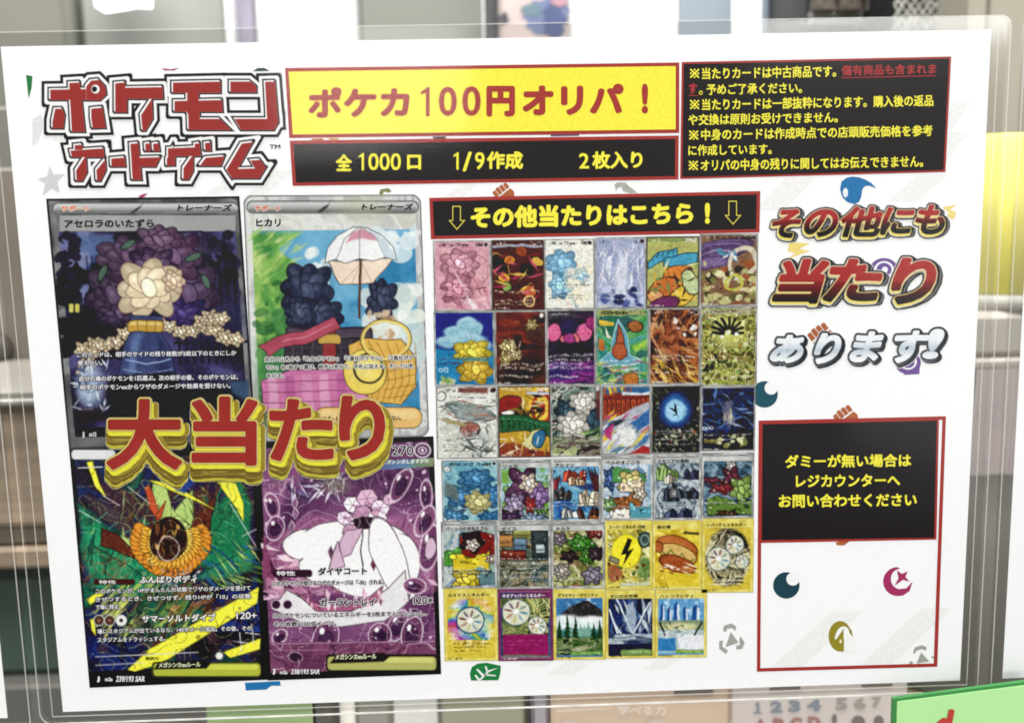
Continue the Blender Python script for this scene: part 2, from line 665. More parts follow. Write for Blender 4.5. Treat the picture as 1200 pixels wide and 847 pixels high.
# ------------------------------------------------------------------ pale stripes and little symbols printed on the sheet
for x0, y0, x1, y1, wd in ((62, 165, 88, 120, 22), (885, 246, 925, 204, 34), (1040, 236, 1078, 204, 34), (1082, 190, 1110, 155, 26),
                           (608, 780, 640, 755, 32), (640, 790, 668, 772, 32), (752, 784, 776, 768, 26), (845, 660, 870, 630, 20),
                           (905, 780, 975, 716, 36), (1010, 777, 1080, 712, 36), (520, 232, 545, 212, 20), (285, 232, 320, 200, 22),
                           (240, 228, 262, 212, 20), (1095, 150, 1118, 120, 20)):
    Ink().poly([(x0, y0), (x0 + wd, y0), (x1 + wd, y1), (x1, y1)], 'f9f8f6', 0.6).build('background_stripe', poster)


def mark(draw):
    k = Ink()
    draw(k)
    k.build('background_mark', poster)


def fist(cx, cy, sc, clip=False):
    c = 'b4683f'
    def d(k):
        r = math.radians(-38)
        def T(p):
            return [(cx + sc*(x*math.cos(r) - y*math.sin(r)), cy + sc*(x*math.sin(r) + y*math.cos(r))) for x, y in p]
        for i in range(4):
            x = -9 + i*5.2
            k.poly(T([(x, -9 + abs(i-1.3)), (x + 1, -10 + abs(i-1.3)), (x + 3.6, -10 + abs(i-1.3)), (x + 4.5, -9 + abs(i-1.3)), (x + 4.5, -1), (x, -1)]), c, 1.2)
        k.poly(T([(-9, 0.6), (11, 0.6), (12, 6), (8, 13), (-3, 13), (-10, 7)]), c, 1.2)
        k.poly(T([(-9, 1.6), (-1, 3.4), (0, 5), (-2, 5.8), (-9, 3.6)]), 'f6e3d8', 1.3)
    mark(d)


fist(589, 227, 1.0)
fist(961, 394, 1.25)
fist(990, 489, 1.15)
fist(984, 628, 0.9)


mark(lambda k: (k.poly([(984.5, 222), (986, 213), (992, 208.5), (999, 207), (1007, 208), (1014, 210.5), (1021, 214.5), (1027, 221), (1019, 217.8), (1014, 218), (1010.5, 222), (1009.5, 230), (1007, 236.5),
                        (1001.5, 239.5), (993, 237), (987, 231)], '2f79b4', 1.2), k.ell(990.8, 226, 3.0, 5.6, 'eef3f6', 1.4)))
mark(lambda k: k.poly([(287, 799.5), (328, 797.5), (329, 803), (318, 803), (312, 807.5), (288, 808.5)], '2f79b4', 1))


def moon(cx, cy, r, c, h):
    mark(lambda k: (k.ell(cx, cy, r, r, c, 1.1, 40), k.ell(cx + r*0.5, cy - r*0.48, r*0.5, r*0.5, 'fdfdfd', 1.3, 30)))


moon(896, 462, 15.5, '2b5866', None)
moon(921.5, 685.5, 15.5, '2b4a55', None)


def fairy(k):
    c = 'ab3a68'
    t = np.radians(np.linspace(65, 268, 30))
    o = [(1052 + 17*math.cos(a), 681 + 17*math.sin(a)) for a in t]
    i = [(1055.5 + 11.5*math.cos(a), 678 + 12*math.sin(a)) for a in t[::-1]]
    k.poly(o + i, c, 1.1)
    k.poly([(1042, 695), (1052, 690), (1062, 689), (1069.5, 681), (1066, 692), (1058, 697.5), (1049, 697.5)], c, 1.15)
    k.poly([(1051, 668), (1057, 672), (1064, 669), (1061, 675.5), (1066, 681), (1058, 679), (1048.5, 686), (1053, 677)], c, 1.25)


mark(fairy)


def horn(k):
    c = '9a8f33'
    k.ell(984.5, 745, 13.5, 17.8, c, 1.1, 36)
    k.ell(988.5, 751.5, 10.5, 18, 'fdfdf8', 1.25, 36, 190, 350)
    k.poly([(980.5, 748), (988.5, 736), (988.5, 763), (984, 763)], c, 1.35)
    k.poly([(989, 735), (1001, 744), (1003, 764), (989, 764)], 'fdfdf8', 1.3)
    k.poly([(993, 733), (998, 738), (999.6, 746), (996, 742)], c, 1.4)
    k.ell(985, 751, 1.4, 2.4, 'f5f0c0', 1.5, 12)


mark(horn)


def recycle(cx, cy, s, cut=False):
    def d(k):
        c = 'a9aaa2'
        k.poly([(cx - 6*s, cy + 11*s), (cx + 1*s, cy - 9*s), (cx + 11*s, cy + 5*s)], c, 1.1)
        k.poly([(cx - 9*s, cy - 10*s), (cx - 8*s, cy - 17*s), (cx + 2*s, cy - 20*s), (cx + 8*s, cy - 16*s), (cx + 7*s, cy - 10*s), (cx + 3*s, cy - 14*s), (cx - 4*s, cy - 13*s), (cx - 5*s, cy - 9*s)], c, 1.1)
        k.poly([(cx - 14*s, cy + 3*s), (cx - 9*s, cy + 2*s), (cx - 10*s, cy + 10*s), (cx - 3*s, cy + 15*s), (cx - 5*s, cy + 20*s), (cx - 14*s, cy + 13*s)], c, 1.1)
        k.poly([(cx + 14*s, cy - 3*s), (cx + 19*s, cy + 5*s), (cx + 16*s, cy + 13*s), (cx + 8*s, cy + 14*s), (cx + 8*s, cy + 9*s), (cx + 13*s, cy + 8*s), (cx + 12*s, cy)], c, 1.1)
    mark(d)


recycle(855.5, 748, 0.9)
mark(lambda k: (k.poly([(1074, 777), (1079.5, 764), (1089, 774.5)], 'a9aaa2', 1), k.poly([(1070, 764), (1072, 758), (1081, 755.5), (1086, 758), (1085, 762), (1080, 760), (1074, 762), (1072, 766)], 'a9aaa2', 1),
                k.poly([(1065, 777.5), (1067, 774), (1070, 775), (1069, 777.5)], 'a9aaa2', 1), k.poly([(1091, 769), (1094, 768), (1094, 772)], 'a9aaa2', 1)))
mark(lambda k: k.poly([(720, 216.5), (723, 214), (733, 214), (736, 217.5), (742, 222), (747, 226), (738, 226.5), (730, 224), (728, 219), (723, 221), (722, 224)], 'b2b3aa', 1))
mark(lambda k: k.poly([(444, 227), (446, 222), (455, 220.5), (459, 224), (456, 226), (450, 224.5), (448, 229)], '8c8f5e', 1))


def leaf(k):
    k.poly([(552, 797), (550.5, 789), (553, 781), (560, 777), (570, 776), (587, 779.5), (586.5, 788), (584, 796.5)], '2c8247', 1)
    for p in ([(560, 797), (563, 797), (573, 787), (584, 782), (572, 785)], [(567, 789), (568, 791), (581, 792), (581, 790.5)], [(558, 784), (560, 783), (567, 790), (565, 792)],
              [(568, 780), (570, 780), (572, 786), (570, 787)], [(556, 791), (558, 790), (562, 795), (560, 796.5)]):
        k.poly(p, 'f3f8f2', 1.4)


mark(leaf)
mark(lambda k: k.poly([(30.5, 88), (38, 89.5), (37, 103), (33.5, 116)], '2f7d46', 1))
mark(lambda k: k.poly([(58, 195), (63, 205), (76, 204), (67, 213), (70, 226), (60, 221), (50, 229), (53, 215), (44, 210), (55, 207)], 'd6d8da', 1.2))
mark(lambda k: k.poly([(38, 140), (48, 134), (52, 145), (45, 165), (38, 172)], 'e8e8ea', 0.8))
mark(lambda k: k.poly([(189, 80), (200, 81.5), (210, 79.7), (204, 83), (193, 83)], 'a8486a', 1))
mark(lambda k: k.poly([(296, 84), (302, 80), (310, 80), (316, 83.5)], '2d4d48', 1))
mark(lambda k: k.poly([(162, 230.5), (166, 228), (173, 226.5), (169, 231), (164, 232)], 'b05070', 1))
for pts in ([(925, 284), (949, 285), (937, 292), (950, 294), (920, 304.5), (932, 297), (923, 294)], [(1104, 243), (1121, 240), (1113, 246), (1121, 249), (1117, 258), (1110, 253), (1112, 249)]):
    mark(lambda k, pts=pts: k.poly(pts, 'f5df84', 1))


def eye(cx, cy, s):
    def d(k):
        c = '75579b'
        k.ell(cx, cy, 16*s, 14*s, c, 1.1, 30)
        k.poly([(cx + 2*s, cy - 10*s), (cx + 15*s, cy - 4*s), (cx + 14*s, cy + 14*s), (cx - 5*s, cy + 15*s)], c, 1.15)
        k.ell(cx, cy - 1*s, 11*s, 9.5*s, 'fcfcfd', 1.3, 26)
        k.ell(cx, cy - 1*s, 8.5*s, 7.5*s, c, 1.4, 26)
        k.ell(cx + 1, cy - 1*s, 3.4*s, 3.4*s, 'fcfcfd', 1.5, 18)
    mark(d)


eye(1036, 317, 1.05)
eye(1064, 425, 0.95)
mark(lambda k: (k.poly([(365, 162.6), (378, 162.2), (380, 164.3), (366, 164.5)], 'c8702f', 1), k.poly([(385, 162), (396, 161.8), (397, 164), (386, 164.2)], 'd9a24a', 1)))
mark(lambda k: k.poly([(645, 157.8), (678, 157), (679, 159.5), (646, 160.2)], '6c5d7c', 1))
mark(lambda k: k.poly([(507, 160.4), (522, 160), (523, 162.5), (508, 162.8)], '47444a', 1))

# ------------------------------------------------------------------ printed panels and their wording
def panel(name, quad, t, inner, words, label=None, ones=(), stars=()):
    k = Ink().frame(quad, t, RED, inner, 2)
    o = k.build(name, poster, label)
    w_ = Ink()
    for x, y, h_, c_ in ones:      # upright digit one with a slanted flag
        w_.poly([(x, y), (x, y + h_), (x - h_*0.13, y + h_), (x - h_*0.13, y + h_*0.2), (x - h_*0.30, y + h_*0.27), (x - h_*0.30, y + h_*0.17), (x - h_*0.13, y + h_*0.06), (x - h_*0.09, y)], c_, 4)
    for x, y, h_ in stars:        # reference mark: a saltire with four dots
        t_ = h_*0.055
        for sx in (-1, 1):
            w_.poly([(x - h_*0.42 - t_, y - sx*h_*0.42 + sx*t_), (x - h_*0.42 + t_, y - sx*h_*0.42 - sx*t_), (x + h_*0.42 + t_, y + sx*h_*0.42 - sx*t_), (x + h_*0.42 - t_, y + sx*h_*0.42 + sx*t_)], YEL, 4 + 0.1*sx)
        for a_, b_ in ((0, -0.36), (0, 0.36), (-0.36, 0), (0.36, 0)):
            w_.ell(x + a_*h_, y + b_*h_, h_*0.095, h_*0.095, YEL, 4.2, 12)
    for a in words:
        w_.text(*a[:7], **(a[7] if len(a) > 7 else {}))
    w_.build('lettering', o)
    return o


D = dict
panel('headline_banner', [(334, 80), (796, 73.5), (796, 156), (339, 162)], 4.2, YEL, [
    ('ポケカ', 361, 480, 102.5, 138.5, RED, 4, D(bold=0.045, slope=-0.012)),
    ('0', 514, 535.5, 101.5, 136.5, RED, 4, D(bold=0.025)), ('0', 541.5, 563.5, 101, 136.5, RED, 4, D(bold=0.025)),
    ('円', 570, 603.5, 100.8, 137, RED, 4, D(bold=0.05)),
    ('オリパ', 612, 731, 99.5, 136, RED, 4, D(bold=0.05, slope=-0.012)),
    ('!', 752, 759.5, 98, 133.5, RED, 4, D(bold=0.05))], 'yellow banner with red Japanese lettering and a red border', [(503.5, 102, 34.5, RED)])
panel('info_strip', [(339.5, 165), (795.5, 159), (795, 210.5), (343, 218)], 4, BLK, [
    ('全', 393.5, 412.5, 180.8, 200.8, YEL, 4, D(bold=0.035)), ('000', 431.5, 470, 179.5, 199.8, YEL, 4, D(bold=0.02)), ('口', 477, 493.5, 181.5, 199, YEL, 4, D(bold=0.045)),
    ('/', 542, 553, 178, 201, YEL, 4, D(bold=0.03)), ('9', 556.5, 568, 178.3, 199, YEL, 4, D(bold=0.02)), ('作成', 570.5, 613, 177.5, 198.5, YEL, 4, D(bold=0.035)),
    ('2', 678.5, 690.5, 179.5, 197.8, YEL, 4, D(bold=0.025)), ('枚入り', 694, 753, 177.5, 198.3, YEL, 4, D(bold=0.035, slope=-0.012))], None, [(426.5, 179.5, 20.3, YEL), (537.5, 178.6, 20.4, YEL)])
N = D(bold=0.026, slope=-0.0185)
rows = [('当たりカードは中古商品です。', 822.5, 980, 79.5, 93.5), ('予めご了承ください。', 828, 940, 98.5, 111.7), ('当たりカードは一部抜粋になります。購入後の返品', 822.5, 1094, 116, 129.8),
        ('や交換は原則お受けできません。', 806.5, 982, 134, 147.3), ('中身のカードは作成時点での店頭販売価格を参考', 821.5, 1093, 151.3, 165), ('に作成しています。', 806.5, 904.5, 170, 183),
        ('オリパの中身の残りに関してはお伝えできません。', 821.0, 1082, 187, 201)]
notice = panel('notice_panel', [(799, 73), (1114.7, 66.5), (1108, 201.7), (797, 210)], 2.4, BLK,
      [(t, a, b, c, d, YEL, 4, N) for t, a, b, c, d in rows] +
      [('傷有商品も含まれま', 986, 1097.5, 76.5, 89.2, 'a83a3c', 4, D(bold=0.032, slope=-0.018)), ('す', 807, 817, 97.8, 110.5, 'b03a3c', 4, D(bold=0.05)), ('。', 819, 823.5, 106.5, 111.5, YEL, 4, N)],
      None, (), [(814, 86.3, 12), (814, 122.8, 12), (813, 158.5, 12), (812.5, 194, 12)])
Ink().poly([(986, 91), (1097, 88.4), (1097, 89.4), (986, 92)], 'b03a3c', 4).build('underline', notice)
Ink().poly([(807, 111.8), (818, 111.5), (818, 112.4), (807, 112.7)], 'b03a3c', 4).build('underline', notice)
strip = panel('arrow_strip', [(503, 232), (891, 224), (890, 272.5), (505, 280.5)], 4, BLK, [
    ('その他当たりはこちら', 551.5, 812.5, 241.5, 268, YEL, 4, D(bold=0.045, slope=-0.0185)),
    ('!', 826, 832, 237.5, 262.5, YEL, 4, D(bold=0.06))])
for x, y in ((535.5, 242), (859, 236)):
    ar = Ink()
    def A(pts, c, l):
        ar.poly([(x + a, y + b) for a, b in pts], c, l)
    A([(-5.4, -0.6), (4.6, -0.6), (4.6, 16), (10, 16), (0, 27.6), (-10, 16), (-5.4, 16)], 'e8de5a', 4)
    A([(-4.4, 0.5), (3.6, 0.5), (3.6, 17), (7.6, 17), (0, 25.9), (-7.6, 17), (-4.4, 17)], BLK, 4.6)
    ar.build('outlined_arrow', strip)
k = Ink()
fo, fi = [(889, 492.7), (1108.6, 487.5), (1098.4, 780.8), (887, 786.6)], [(893, 497), (1104.4, 491.7), (1094.2, 776.8), (891, 782.4)]
for i in range(4):
    j = (i + 1) % 4
    k.poly([fo[i], fo[j], fi[j], fi[i]], RED, 1.6)
k.build('outline_frame', poster)
k = Ink().poly([(889, 492.9), (1100.5, 488), (1097.5, 632), (889, 636)], RED, 1.8).poly([(893.6, 497), (1098, 492.6), (1094.8, 629.8), (892.6, 632.6)], '2a2729', 2.4)
cn = k.build('counter_notice', poster, 'black box with three yellow lines about asking at the counter')
k = Ink()
for a in (('ダミーが無い場合は', 920, 1068, 532.7, 548.5), ('レジカウンターへ', 932.5, 1055, 556, 571), ('お問い合わせください', 912.5, 1074.5, 578.8, 595)):
    k.text(*a, YEL, 4, bold=0.035, slope=-0.011)
k.build('lettering', cn)


# slogan on the right: slanted metal lettering
def fancy(name, rows, box, step, shade, label, layer=3):
    x0, y0, x1, y1 = box
    P = Paint([(x0, y0), (x1, y0), (x1, y1), (x0, y1)], step, color=(253, 253, 253))
    st = (x1 - x0)/(P.nu - 1)
    keep = np.zeros((P.nv, P.nu), bool)
    for row in rows:
        segs = []
        for t in row['text']:
            segs += text_segments(*t)
        d = lattice_sd(P.nu, P.nv, x0, y0, st, segs) + row['text'][0][1]
        keep |= shade(P, d, st, row)
    return P.build(name, poster, layer, label, keep.ravel())


def cov(d, r=0.0, soft=0.45):
    return np.clip(0.5 + (d + r)/(2*soft), 0, 1)


def mixc(stops, t):
    t = np.clip(t, 0, 1)
    xs = [s_[0] for s_ in stops]
    cs = np.array([hexc(s_[1]) for s_ in stops], float)
    return np.stack([np.interp(t, xs, cs[:, i]) for i in range(3)], -1)


def slogan_shade(P, d, st, row):
    yy = (P.Y.reshape(d.shape) - row['top'] + row['slope']*(P.X.reshape(d.shape) - row['left']))/row['h']
    def put(a, c):
        a = a.ravel()
        c = np.asarray(c, float)
        c = c.reshape(-1, 3) if c.ndim == 3 else c
        P.c += (c - P.c)*a[:, None]
    n = fbm(P.X/9, P.Y/4, 5, 2).reshape(d.shape)
    out = np.zeros(d.shape)
    q = row['q']
    if row['kind'] == 'red':
        for k_ in np.arange(5.0*q, -0.1, -0.5):
            s_ = shifted(d, 0.75*k_, 0.45*k_, st)
            out = np.maximum(out, cov(s_, 2.6*q))
            put(cov(s_, 2.6*q), mixc([(0, '141416'), (0.45, '3a3a3c'), (0.6, 'b9b9b6'), (0.75, '2b2b2d'), (1, '101012')], k_/(5.0*q)*0.8 + n*0.3))
        put(cov(shifted(d, -1.2*q, 2.8*q, st), 2.6*q), '1c1a1a' and mixc([(0, '1c1a1a'), (1, '1c1a1a')], yy))
        out = np.maximum(out, cov(shifted(d, -1.2*q, 2.8*q, st), 2.6*q))
        put(cov(shifted(d, -0.9*q, 2.6*q, st), 1.6*q), mixc([(0, '777773'), (1, 'dedcd4')], yy))
        put(cov(shifted(d, -0.7*q, 1.5*q, st), 1.1*q), mixc([(0.1, 'd9c9a0'), (0.6, 'f4e48a'), (1, 'f2dc62')], yy))
        put(cov(d, 1.0*q), mixc([(0, 'efe6d6'), (0.5, 'f0d9a2'), (1, 'eedc7a')], yy))
        put(cov(d, 0.1), mixc([(0, 'b23a37'), (0.46, 'a83634'), (0.5, '8b2b2c'), (0.56, '7a2728'), (0.85, '2f1819'), (1, '191213')], yy))
    else:
        for k_ in np.arange(3.6, -0.1, -0.5):
            s_ = shifted(d, 0.6*k_, 0.8*k_, st)
            out = np.maximum(out, cov(s_, 3.2))
            put(cov(s_, 3.2), mixc([(0, '15171c'), (0.6, '3d4148'), (1, '191b20')], k_/3.6*0.8 + n*0.25))
        put(cov(shifted(d, -1.2, 1.9, st), 2.0), '8d939a' and mixc([(0, '5d6269'), (1, 'b4bac0')], yy))
        put(cov(shifted(d, -0.8, 1.0, st), 1.8), mixc([(0, '1c2026'), (1, '1c2026')], yy))
        put(cov(d, 0.9), mixc([(0, 'f7fafc'), (0.35, 'f2f6f9'), (0.6, 'c3d0da'), (0.8, 'e9eff3'), (1, 'ffffff')], yy))
    return out > 0.02


def fit_chars(spec, bold, shear):
    return [(c, bold, a, b, t, bt, 0.0, shear) for c, a, b, t, bt in spec]


row1 = dict(kind='red', q=0.95, top=244, left=905, slope=0.03, h=31, text=fit_chars([
    ('そ', 905, 938, 245, 279), ('の', 943, 982, 245, 278), ('他', 985, 1034, 242, 278), ('に', 1034, 1070, 243, 275.5), ('も', 1073, 1109, 240, 275)], 1.5, 0.28))
row2 = dict(kind='red', q=1.15, top=304, left=910, slope=0.0, h=54, text=fit_chars([
    ('当', 911, 966, 303, 356), ('た', 969, 1034, 303, 354), ('り', 1046, 1096, 302, 357)], 2.7, 0.3))
row3 = dict(kind='steel', q=1.0, top=390, left=900, slope=0.02, h=36, text=fit_chars([
    ('あ', 906, 942, 393, 425), ('り', 956, 984, 391, 426), ('ま', 1000, 1032, 389, 424), ('す', 1046, 1084, 388, 425), ('!', 1086, 1103, 386, 420)], 1.2, 0.34))
fancy('slogan_lettering', [row1, row2, row3], (888, 232, 1122, 440), 0.55, slogan_shade, 'slanted slogan in red and steel lettering with metallic edges')

# ------------------------------------------------------------------ logo lettering, top left
def logo():
    A = lambda pts: [(40 + x/5.647, 75 + y/5.647) for x, y in pts]
    B = lambda pts: [(180 + x/5.644, 75 + y/5.644) for x, y in pts]
    P = [A(p) for p in (
        [(107, 172), (345, 168), (345, 240), (107, 240)], [(232, 128), (303, 124), (337, 450), (250, 450)],
        [(345, 150), (378, 112), (430, 108), (470, 150), (478, 205), (437, 242), (345, 242)],
        [(122, 298), (188, 298), (203, 340), (193, 427), (112, 427), (122, 380)], [(378, 298), (452, 290), (473, 425), (388, 427), (378, 360)],
        [(537, 130), (603, 124), (603, 230), (537, 290)], [(537, 215), (615, 215), (615, 322), (512, 322), (537, 290)], [(537, 160), (850, 155), (855, 232), (537, 232)],
        [(697, 225), (780, 225), (785, 365), (738, 443), (640, 443), (708, 340)],
        [(268, 540), (318, 535), (322, 570), (270, 570)], [(240, 575), (460, 560), (465, 618), (250, 618)],
        [(272, 560), (340, 560), (350, 720), (320, 775), (232, 775), (278, 705)], [(405, 600), (467, 560), (475, 705), (440, 775), (355, 775), (412, 705)],
        [(510, 628), (600, 620), (605, 680), (512, 680)], [(637, 530), (690, 525), (712, 768), (652, 768)], [(690, 622), (835, 618), (805, 680), (700, 680)],
        [(735, 530), (770, 525), (770, 578), (738, 578)], [(787, 530), (825, 525), (832, 578), (790, 578)])]
    P += [B(p) for p in (
        [(128, 125), (443, 118), (443, 193), (128, 193)], [(222, 180), (298, 180), (298, 330), (222, 330)], [(138, 247), (452, 240), (457, 318), (138, 318)],
        [(228, 310), (305, 310), (308, 438), (232, 438)], [(300, 365), (440, 365), (513, 438), (300, 438)],
        [(508, 118), (642, 118), (680, 150), (680, 190), (508, 190)], [(737, 120), (803, 118), (825, 390), (752, 390)], [(535, 365), (825, 365), (825, 388), (797, 438), (580, 438)],
        [(85, 528), (130, 525), (142, 600), (142, 672), (62, 676), (87, 630)], [(95, 560), (305, 550), (312, 610), (95, 612)],
        [(200, 595), (262, 600), (262, 710), (232, 765), (145, 765), (198, 690)], [(270, 530), (305, 525), (312, 600), (280, 600)], [(340, 525), (378, 520), (380, 575), (342, 575)],
        [(345, 622), (470, 612), (445, 675), (305, 675)],
        [(583, 528), (658, 518), (560, 690), (520, 757), (482, 700)], [(485, 697), (742, 690), (700, 757), (520, 757)], [(640, 640), (705, 635), (742, 685), (735, 700), (675, 700)])]
    x0, y0, x1, y1 = 38, 72, 342, 230
    g = Paint([(x0, y0), (x1, y0), (x1, y1), (x0, y1)], 0.5)
    st = (x1 - x0)/(g.nu - 1)

    def dist(dx, dy):
        D_ = np.full(len(g.X), -99.0)
        for p in P:
            p = np.array(p)
            lo, hi = p.min(0) - 14, p.max(0) + 14
            X, Y = g.X + dx, g.Y + dy
            i = np.nonzero((X > lo[0]) & (X < hi[0]) & (Y > lo[1]) & (Y < hi[1]))[0]
            area = 0.5*np.sum(p[:, 0]*np.roll(p[:, 1], -1) - np.roll(p[:, 0], -1)*p[:, 1])
            q = p if area > 0 else p[::-1]
            d = np.full(len(i), 1e9)
            for a, b in zip(q, np.roll(q, -1, 0)):
                e = (b - a)/np.linalg.norm(b - a)
                d = np.minimum(d, -(X[i] - a[0])*e[1] + (Y[i] - a[1])*e[0])
            D_[i] = np.maximum(D_[i], d)
        return D_
    dr = dist(0, 0)
    db = np.max([dist(t, t) for t in (0, 0.6, 1.2, 1.8)], 0)
    put = lambda a, c: g.put(a, c)
    g.c[:] = (252, 252, 252)
    put(cov(db, 8.4), '161415')
    put(cov(db, 5.2), 'fbfbfb')
    put(cov(db, 1.7), '1a1617')
    put(cov(db), 'fdfdfd')
    put(cov(dr), '9f3935')
    c = A([(402, 168)])[0]
    g.ell(c[0] + 0.6, c[1], 5.0, 5.2, 'fbfbfb')
    g.ell(c[0] - 0.6, c[1], 3.0, 3.2, '161415')
    o = g.build('title_logo', poster, 3, 'two-line red title logo with white and black outlines', db > -9.2)
    Ink().text('TM', 315.8, 328.6, 169.6, 174.6, '161415', 3, bold=0.05).build('trade_mark_sign', o)


logo()

# ------------------------------------------------------------------ the four large card pictures (plain stand-ins for their artwork)
def ltext(parent, items):
    k = Ink()
    for a in items:
        t, x0, x1, yt, yb, c = a[:6]
        o = dict(a[6]) if len(a) > 6 else {}
        halo = o.pop('halo', None)
        if halo:
            k.text(t, x0, x1, yt, yb, halo, 4, grow=0.75, **o)
        k.text(t, x0, x1, yt, yb, c, 5, **o)
    k.build('lettering', parent)


SL = -0.012


def silver_bar(P, q, dark):
    """Metal name bar along the top edge of a support card."""
    (x0, y0), (x1, y1) = q
    P.rbox(x0, y0, x1, y1, (y1 - y0)*0.48, '8e908f', edge='4a4a4a')
    for i in range(10):
        t = i/9
        c = mixc([(0, 'd8dad8'), (0.3, 'c3c5c3'), (0.6, 'a3a5a3'), (1, '6d6f6e')], t)
        P.rbox(x0 + 1, y0 + 1 + t*(y1 - y0)*0.75, x1 - 1, y1 - 0.6, min((y1 - y0)*0.46, (1-t*0.75)*(y1-y0)*0.45), c, a=0.8)


# --- night garden
P = Paint([(54, 233), (280.5, 230), (300, 517), (81, 527)], 1.0, color='2a2a2b')
P.mottled(['4c4c4d', '6f7170', '8a8c8a', '5b5c5c', '39393a'], 60, 3, stretch=(1, 0.6))
e = np.minimum(np.minimum(P.u, 1 - P.u)*228, np.minimum(P.v, 1 - P.v)*288)
P.put(np.clip((3.2 - e)/1.5, 0, 1), '121212')
idx = P.region(50, 440, 310, 530)
P.put(0.55*np.clip((P.Y[idx] - 440)/60, 0, 1), '5b5d60', idx)
silver_bar(P, ((62, 238), (279, 250)), 0)
P.rect(70, 252.5, 276, 271, 'a3a4a3')
P.grain(40, 12, 8, P.region(68, 252, 278, 271))
P.poly([(152, 250), (160, 244), (167, 240), (169, 234), (165, 243), (158, 249)], '2a2a2a')
art = [(69, 271.5), (276, 270.5), (292, 500), (87, 506)]
ia, da = P.sd(art)
ins = ia[da > 0]
P.mottled(['17131f', '241d33', '2c2544', '35305a', '4a4878', '6f74a4'], 95, 21, ins, 0.8)
for pts, c in (([(88, 276), (132, 274), (136, 292), (128, 300), (96, 302), (88, 290)], '4f6592'), ([(97, 300), (128, 300), (130, 328), (104, 330)], '2c3c6a'),
               ([(86, 292), (104, 296), (108, 306), (92, 322), (80, 310)], '7e86ac'), ([(205, 275), (240, 274), (236, 300), (215, 312), (204, 300)], '777cab')):
    P.poly(pts, c, 2.5, 0.85)
for i in range(5):
    P.line([(101 + i*6, 300), (104 + i*6, 328)], 1.6, '1d2547')
P.specks(70, (70, 274, 92, 360), 2, 6, ['1b1526', '251c31', '120f1a'], 4)
P.specks(110, (228, 274, 278, 352), 2.5, 8, ['1d1729', '281f36', '352b46', '15111d'], 5)
P.specks(60, (70, 320, 150, 420), 5, 15, ['120f18', '1a1522', '0f0d13'], 6)
for i in range(9):                                    # iron fence
    x = 205 + i*8.6
    P.line([(x, 305 + (i % 2)*3), (x + 6, 425)], 3.0, '17131f')
    P.poly([(x - 3, 309), (x, 299), (x + 3, 309)], '17131f')
P.line([(205, 316), (246, 314), (250, 330)], 3, '17131f')
P.line([(205, 402), (290, 400)], 3.2, '17131f')
P.poly([(222, 352), (288, 350), (290, 398), (226, 402)], '3e4379', 8, 0.4)
P.rbox(81, 356, 86, 366, 1.2, 'd8d36a')
P.rbox(88, 356, 93, 366, 1.2, 'cfc85c')
# a slate-blue vase with plum and cream blossoms, pale ribbons tied round its neck
P.warp(1.5, 30, 7)
for cx, cy, rx, ry, c in ((132, 345, 26, 30, '3d2a44'), (222, 345, 30, 30, '3f2a4a'), (206, 300, 26, 24, '5a3c5c'), (150, 302, 30, 22, '4c3350'), (186, 282, 22, 15, '624462'), (214, 366, 24, 14, '3a2768'), (140, 368, 22, 12, '3a2846'), (178, 312, 26, 18, '50365a')):
    P.bloom(cx, cy, rx, ry, c, int(cx), '150f1c', 7)
P.bloom(173, 338, 31, 29, 'f0dcb4', 3, '6a4a44', 8)
P.bloom(204, 330, 12, 11, 'ecd2ae', 5, '6a4a44', 6)
for x, y in ((120, 320), (240, 330), (150, 285), (228, 302)):
    P.ell(x, y, 9, 3.2, '4f6a5a', (x*7) % 180, 0.6, edge='18201c')
for k_, pts in enumerate(([(176, 382), (204, 386), (232, 384), (256, 392), (280, 396)], [(168, 384), (144, 396), (120, 402), (92, 414)], [(232, 384), (248, 374), (262, 372)], [(120, 402), (106, 420), (98, 432)])):
    P.line(pts, 2.4, '4a3a34')
    for i in range(len(pts) - 1):
        for t in (0.35, 0.85):
            x, y = pts[i][0] + (pts[i+1][0] - pts[i][0])*t, pts[i][1] + (pts[i+1][1] - pts[i][1])*t
            P.bloom(x, y + (3 if i % 2 else -3), 8.5, 6.5, 'efdcb2', 10*k_ + i, '4a342c', 5)
P.poly([(154, 372), (190, 372), (188, 388), (200, 408), (206, 440), (200, 470), (146, 470), (138, 440), (144, 408), (156, 388)], '39436f', edge='17142a')
P.poly([(158, 392), (168, 392), (158, 420), (156, 452), (148, 440), (150, 414)], '5f78a8', 2.5, 0.8)
P.poly([(186, 392), (196, 410), (200, 440), (192, 464), (184, 430)], '262c52', 3, 0.8)
P.rbox(152, 377, 192, 389, 4, 'c39a3f', edge='3a2a14')
P.rbox(154, 378.5, 190, 382, 2, 'e6cc78', a=0.8)
for x in (162, 172, 182):
    P.line([(x, 378), (x, 388)], 1.1, '8a6726')
P.line([(146, 420), (172, 426), (200, 420)], 1.6, '8fa4cc')
P.line([(144, 432), (172, 438), (202, 432)], 1.0, '8fa4cc')
P.unwarp()
P.poly([(126, 440), (205, 436), (220, 470), (270, 462), (280, 470), (240, 486), (130, 490)], '1a1720', 2)
P.poly([(122, 452), (290, 446), (292, 500), (128, 505)], '1d1a1f', 3, 0.9)
for x0, y0, x1, y1, c in ((90, 426, 122, 476, '9fb2cf'), (93, 440, 112, 470, 'b9c8de')):
    P.ell((x0+x1)/2, (y0+y1)/2, (x1-x0)/2, (y1-y0)/2, c, soft=5, a=0.85)
P.shards(40, (88, 424, 126, 482), 9, 1.6, ['38456f', '6277a4', 'dbe4ee'], 9)
P.poly([(88, 480), (118, 478), (128, 492), (90, 496)], '2a1d22', 2, 0.9)
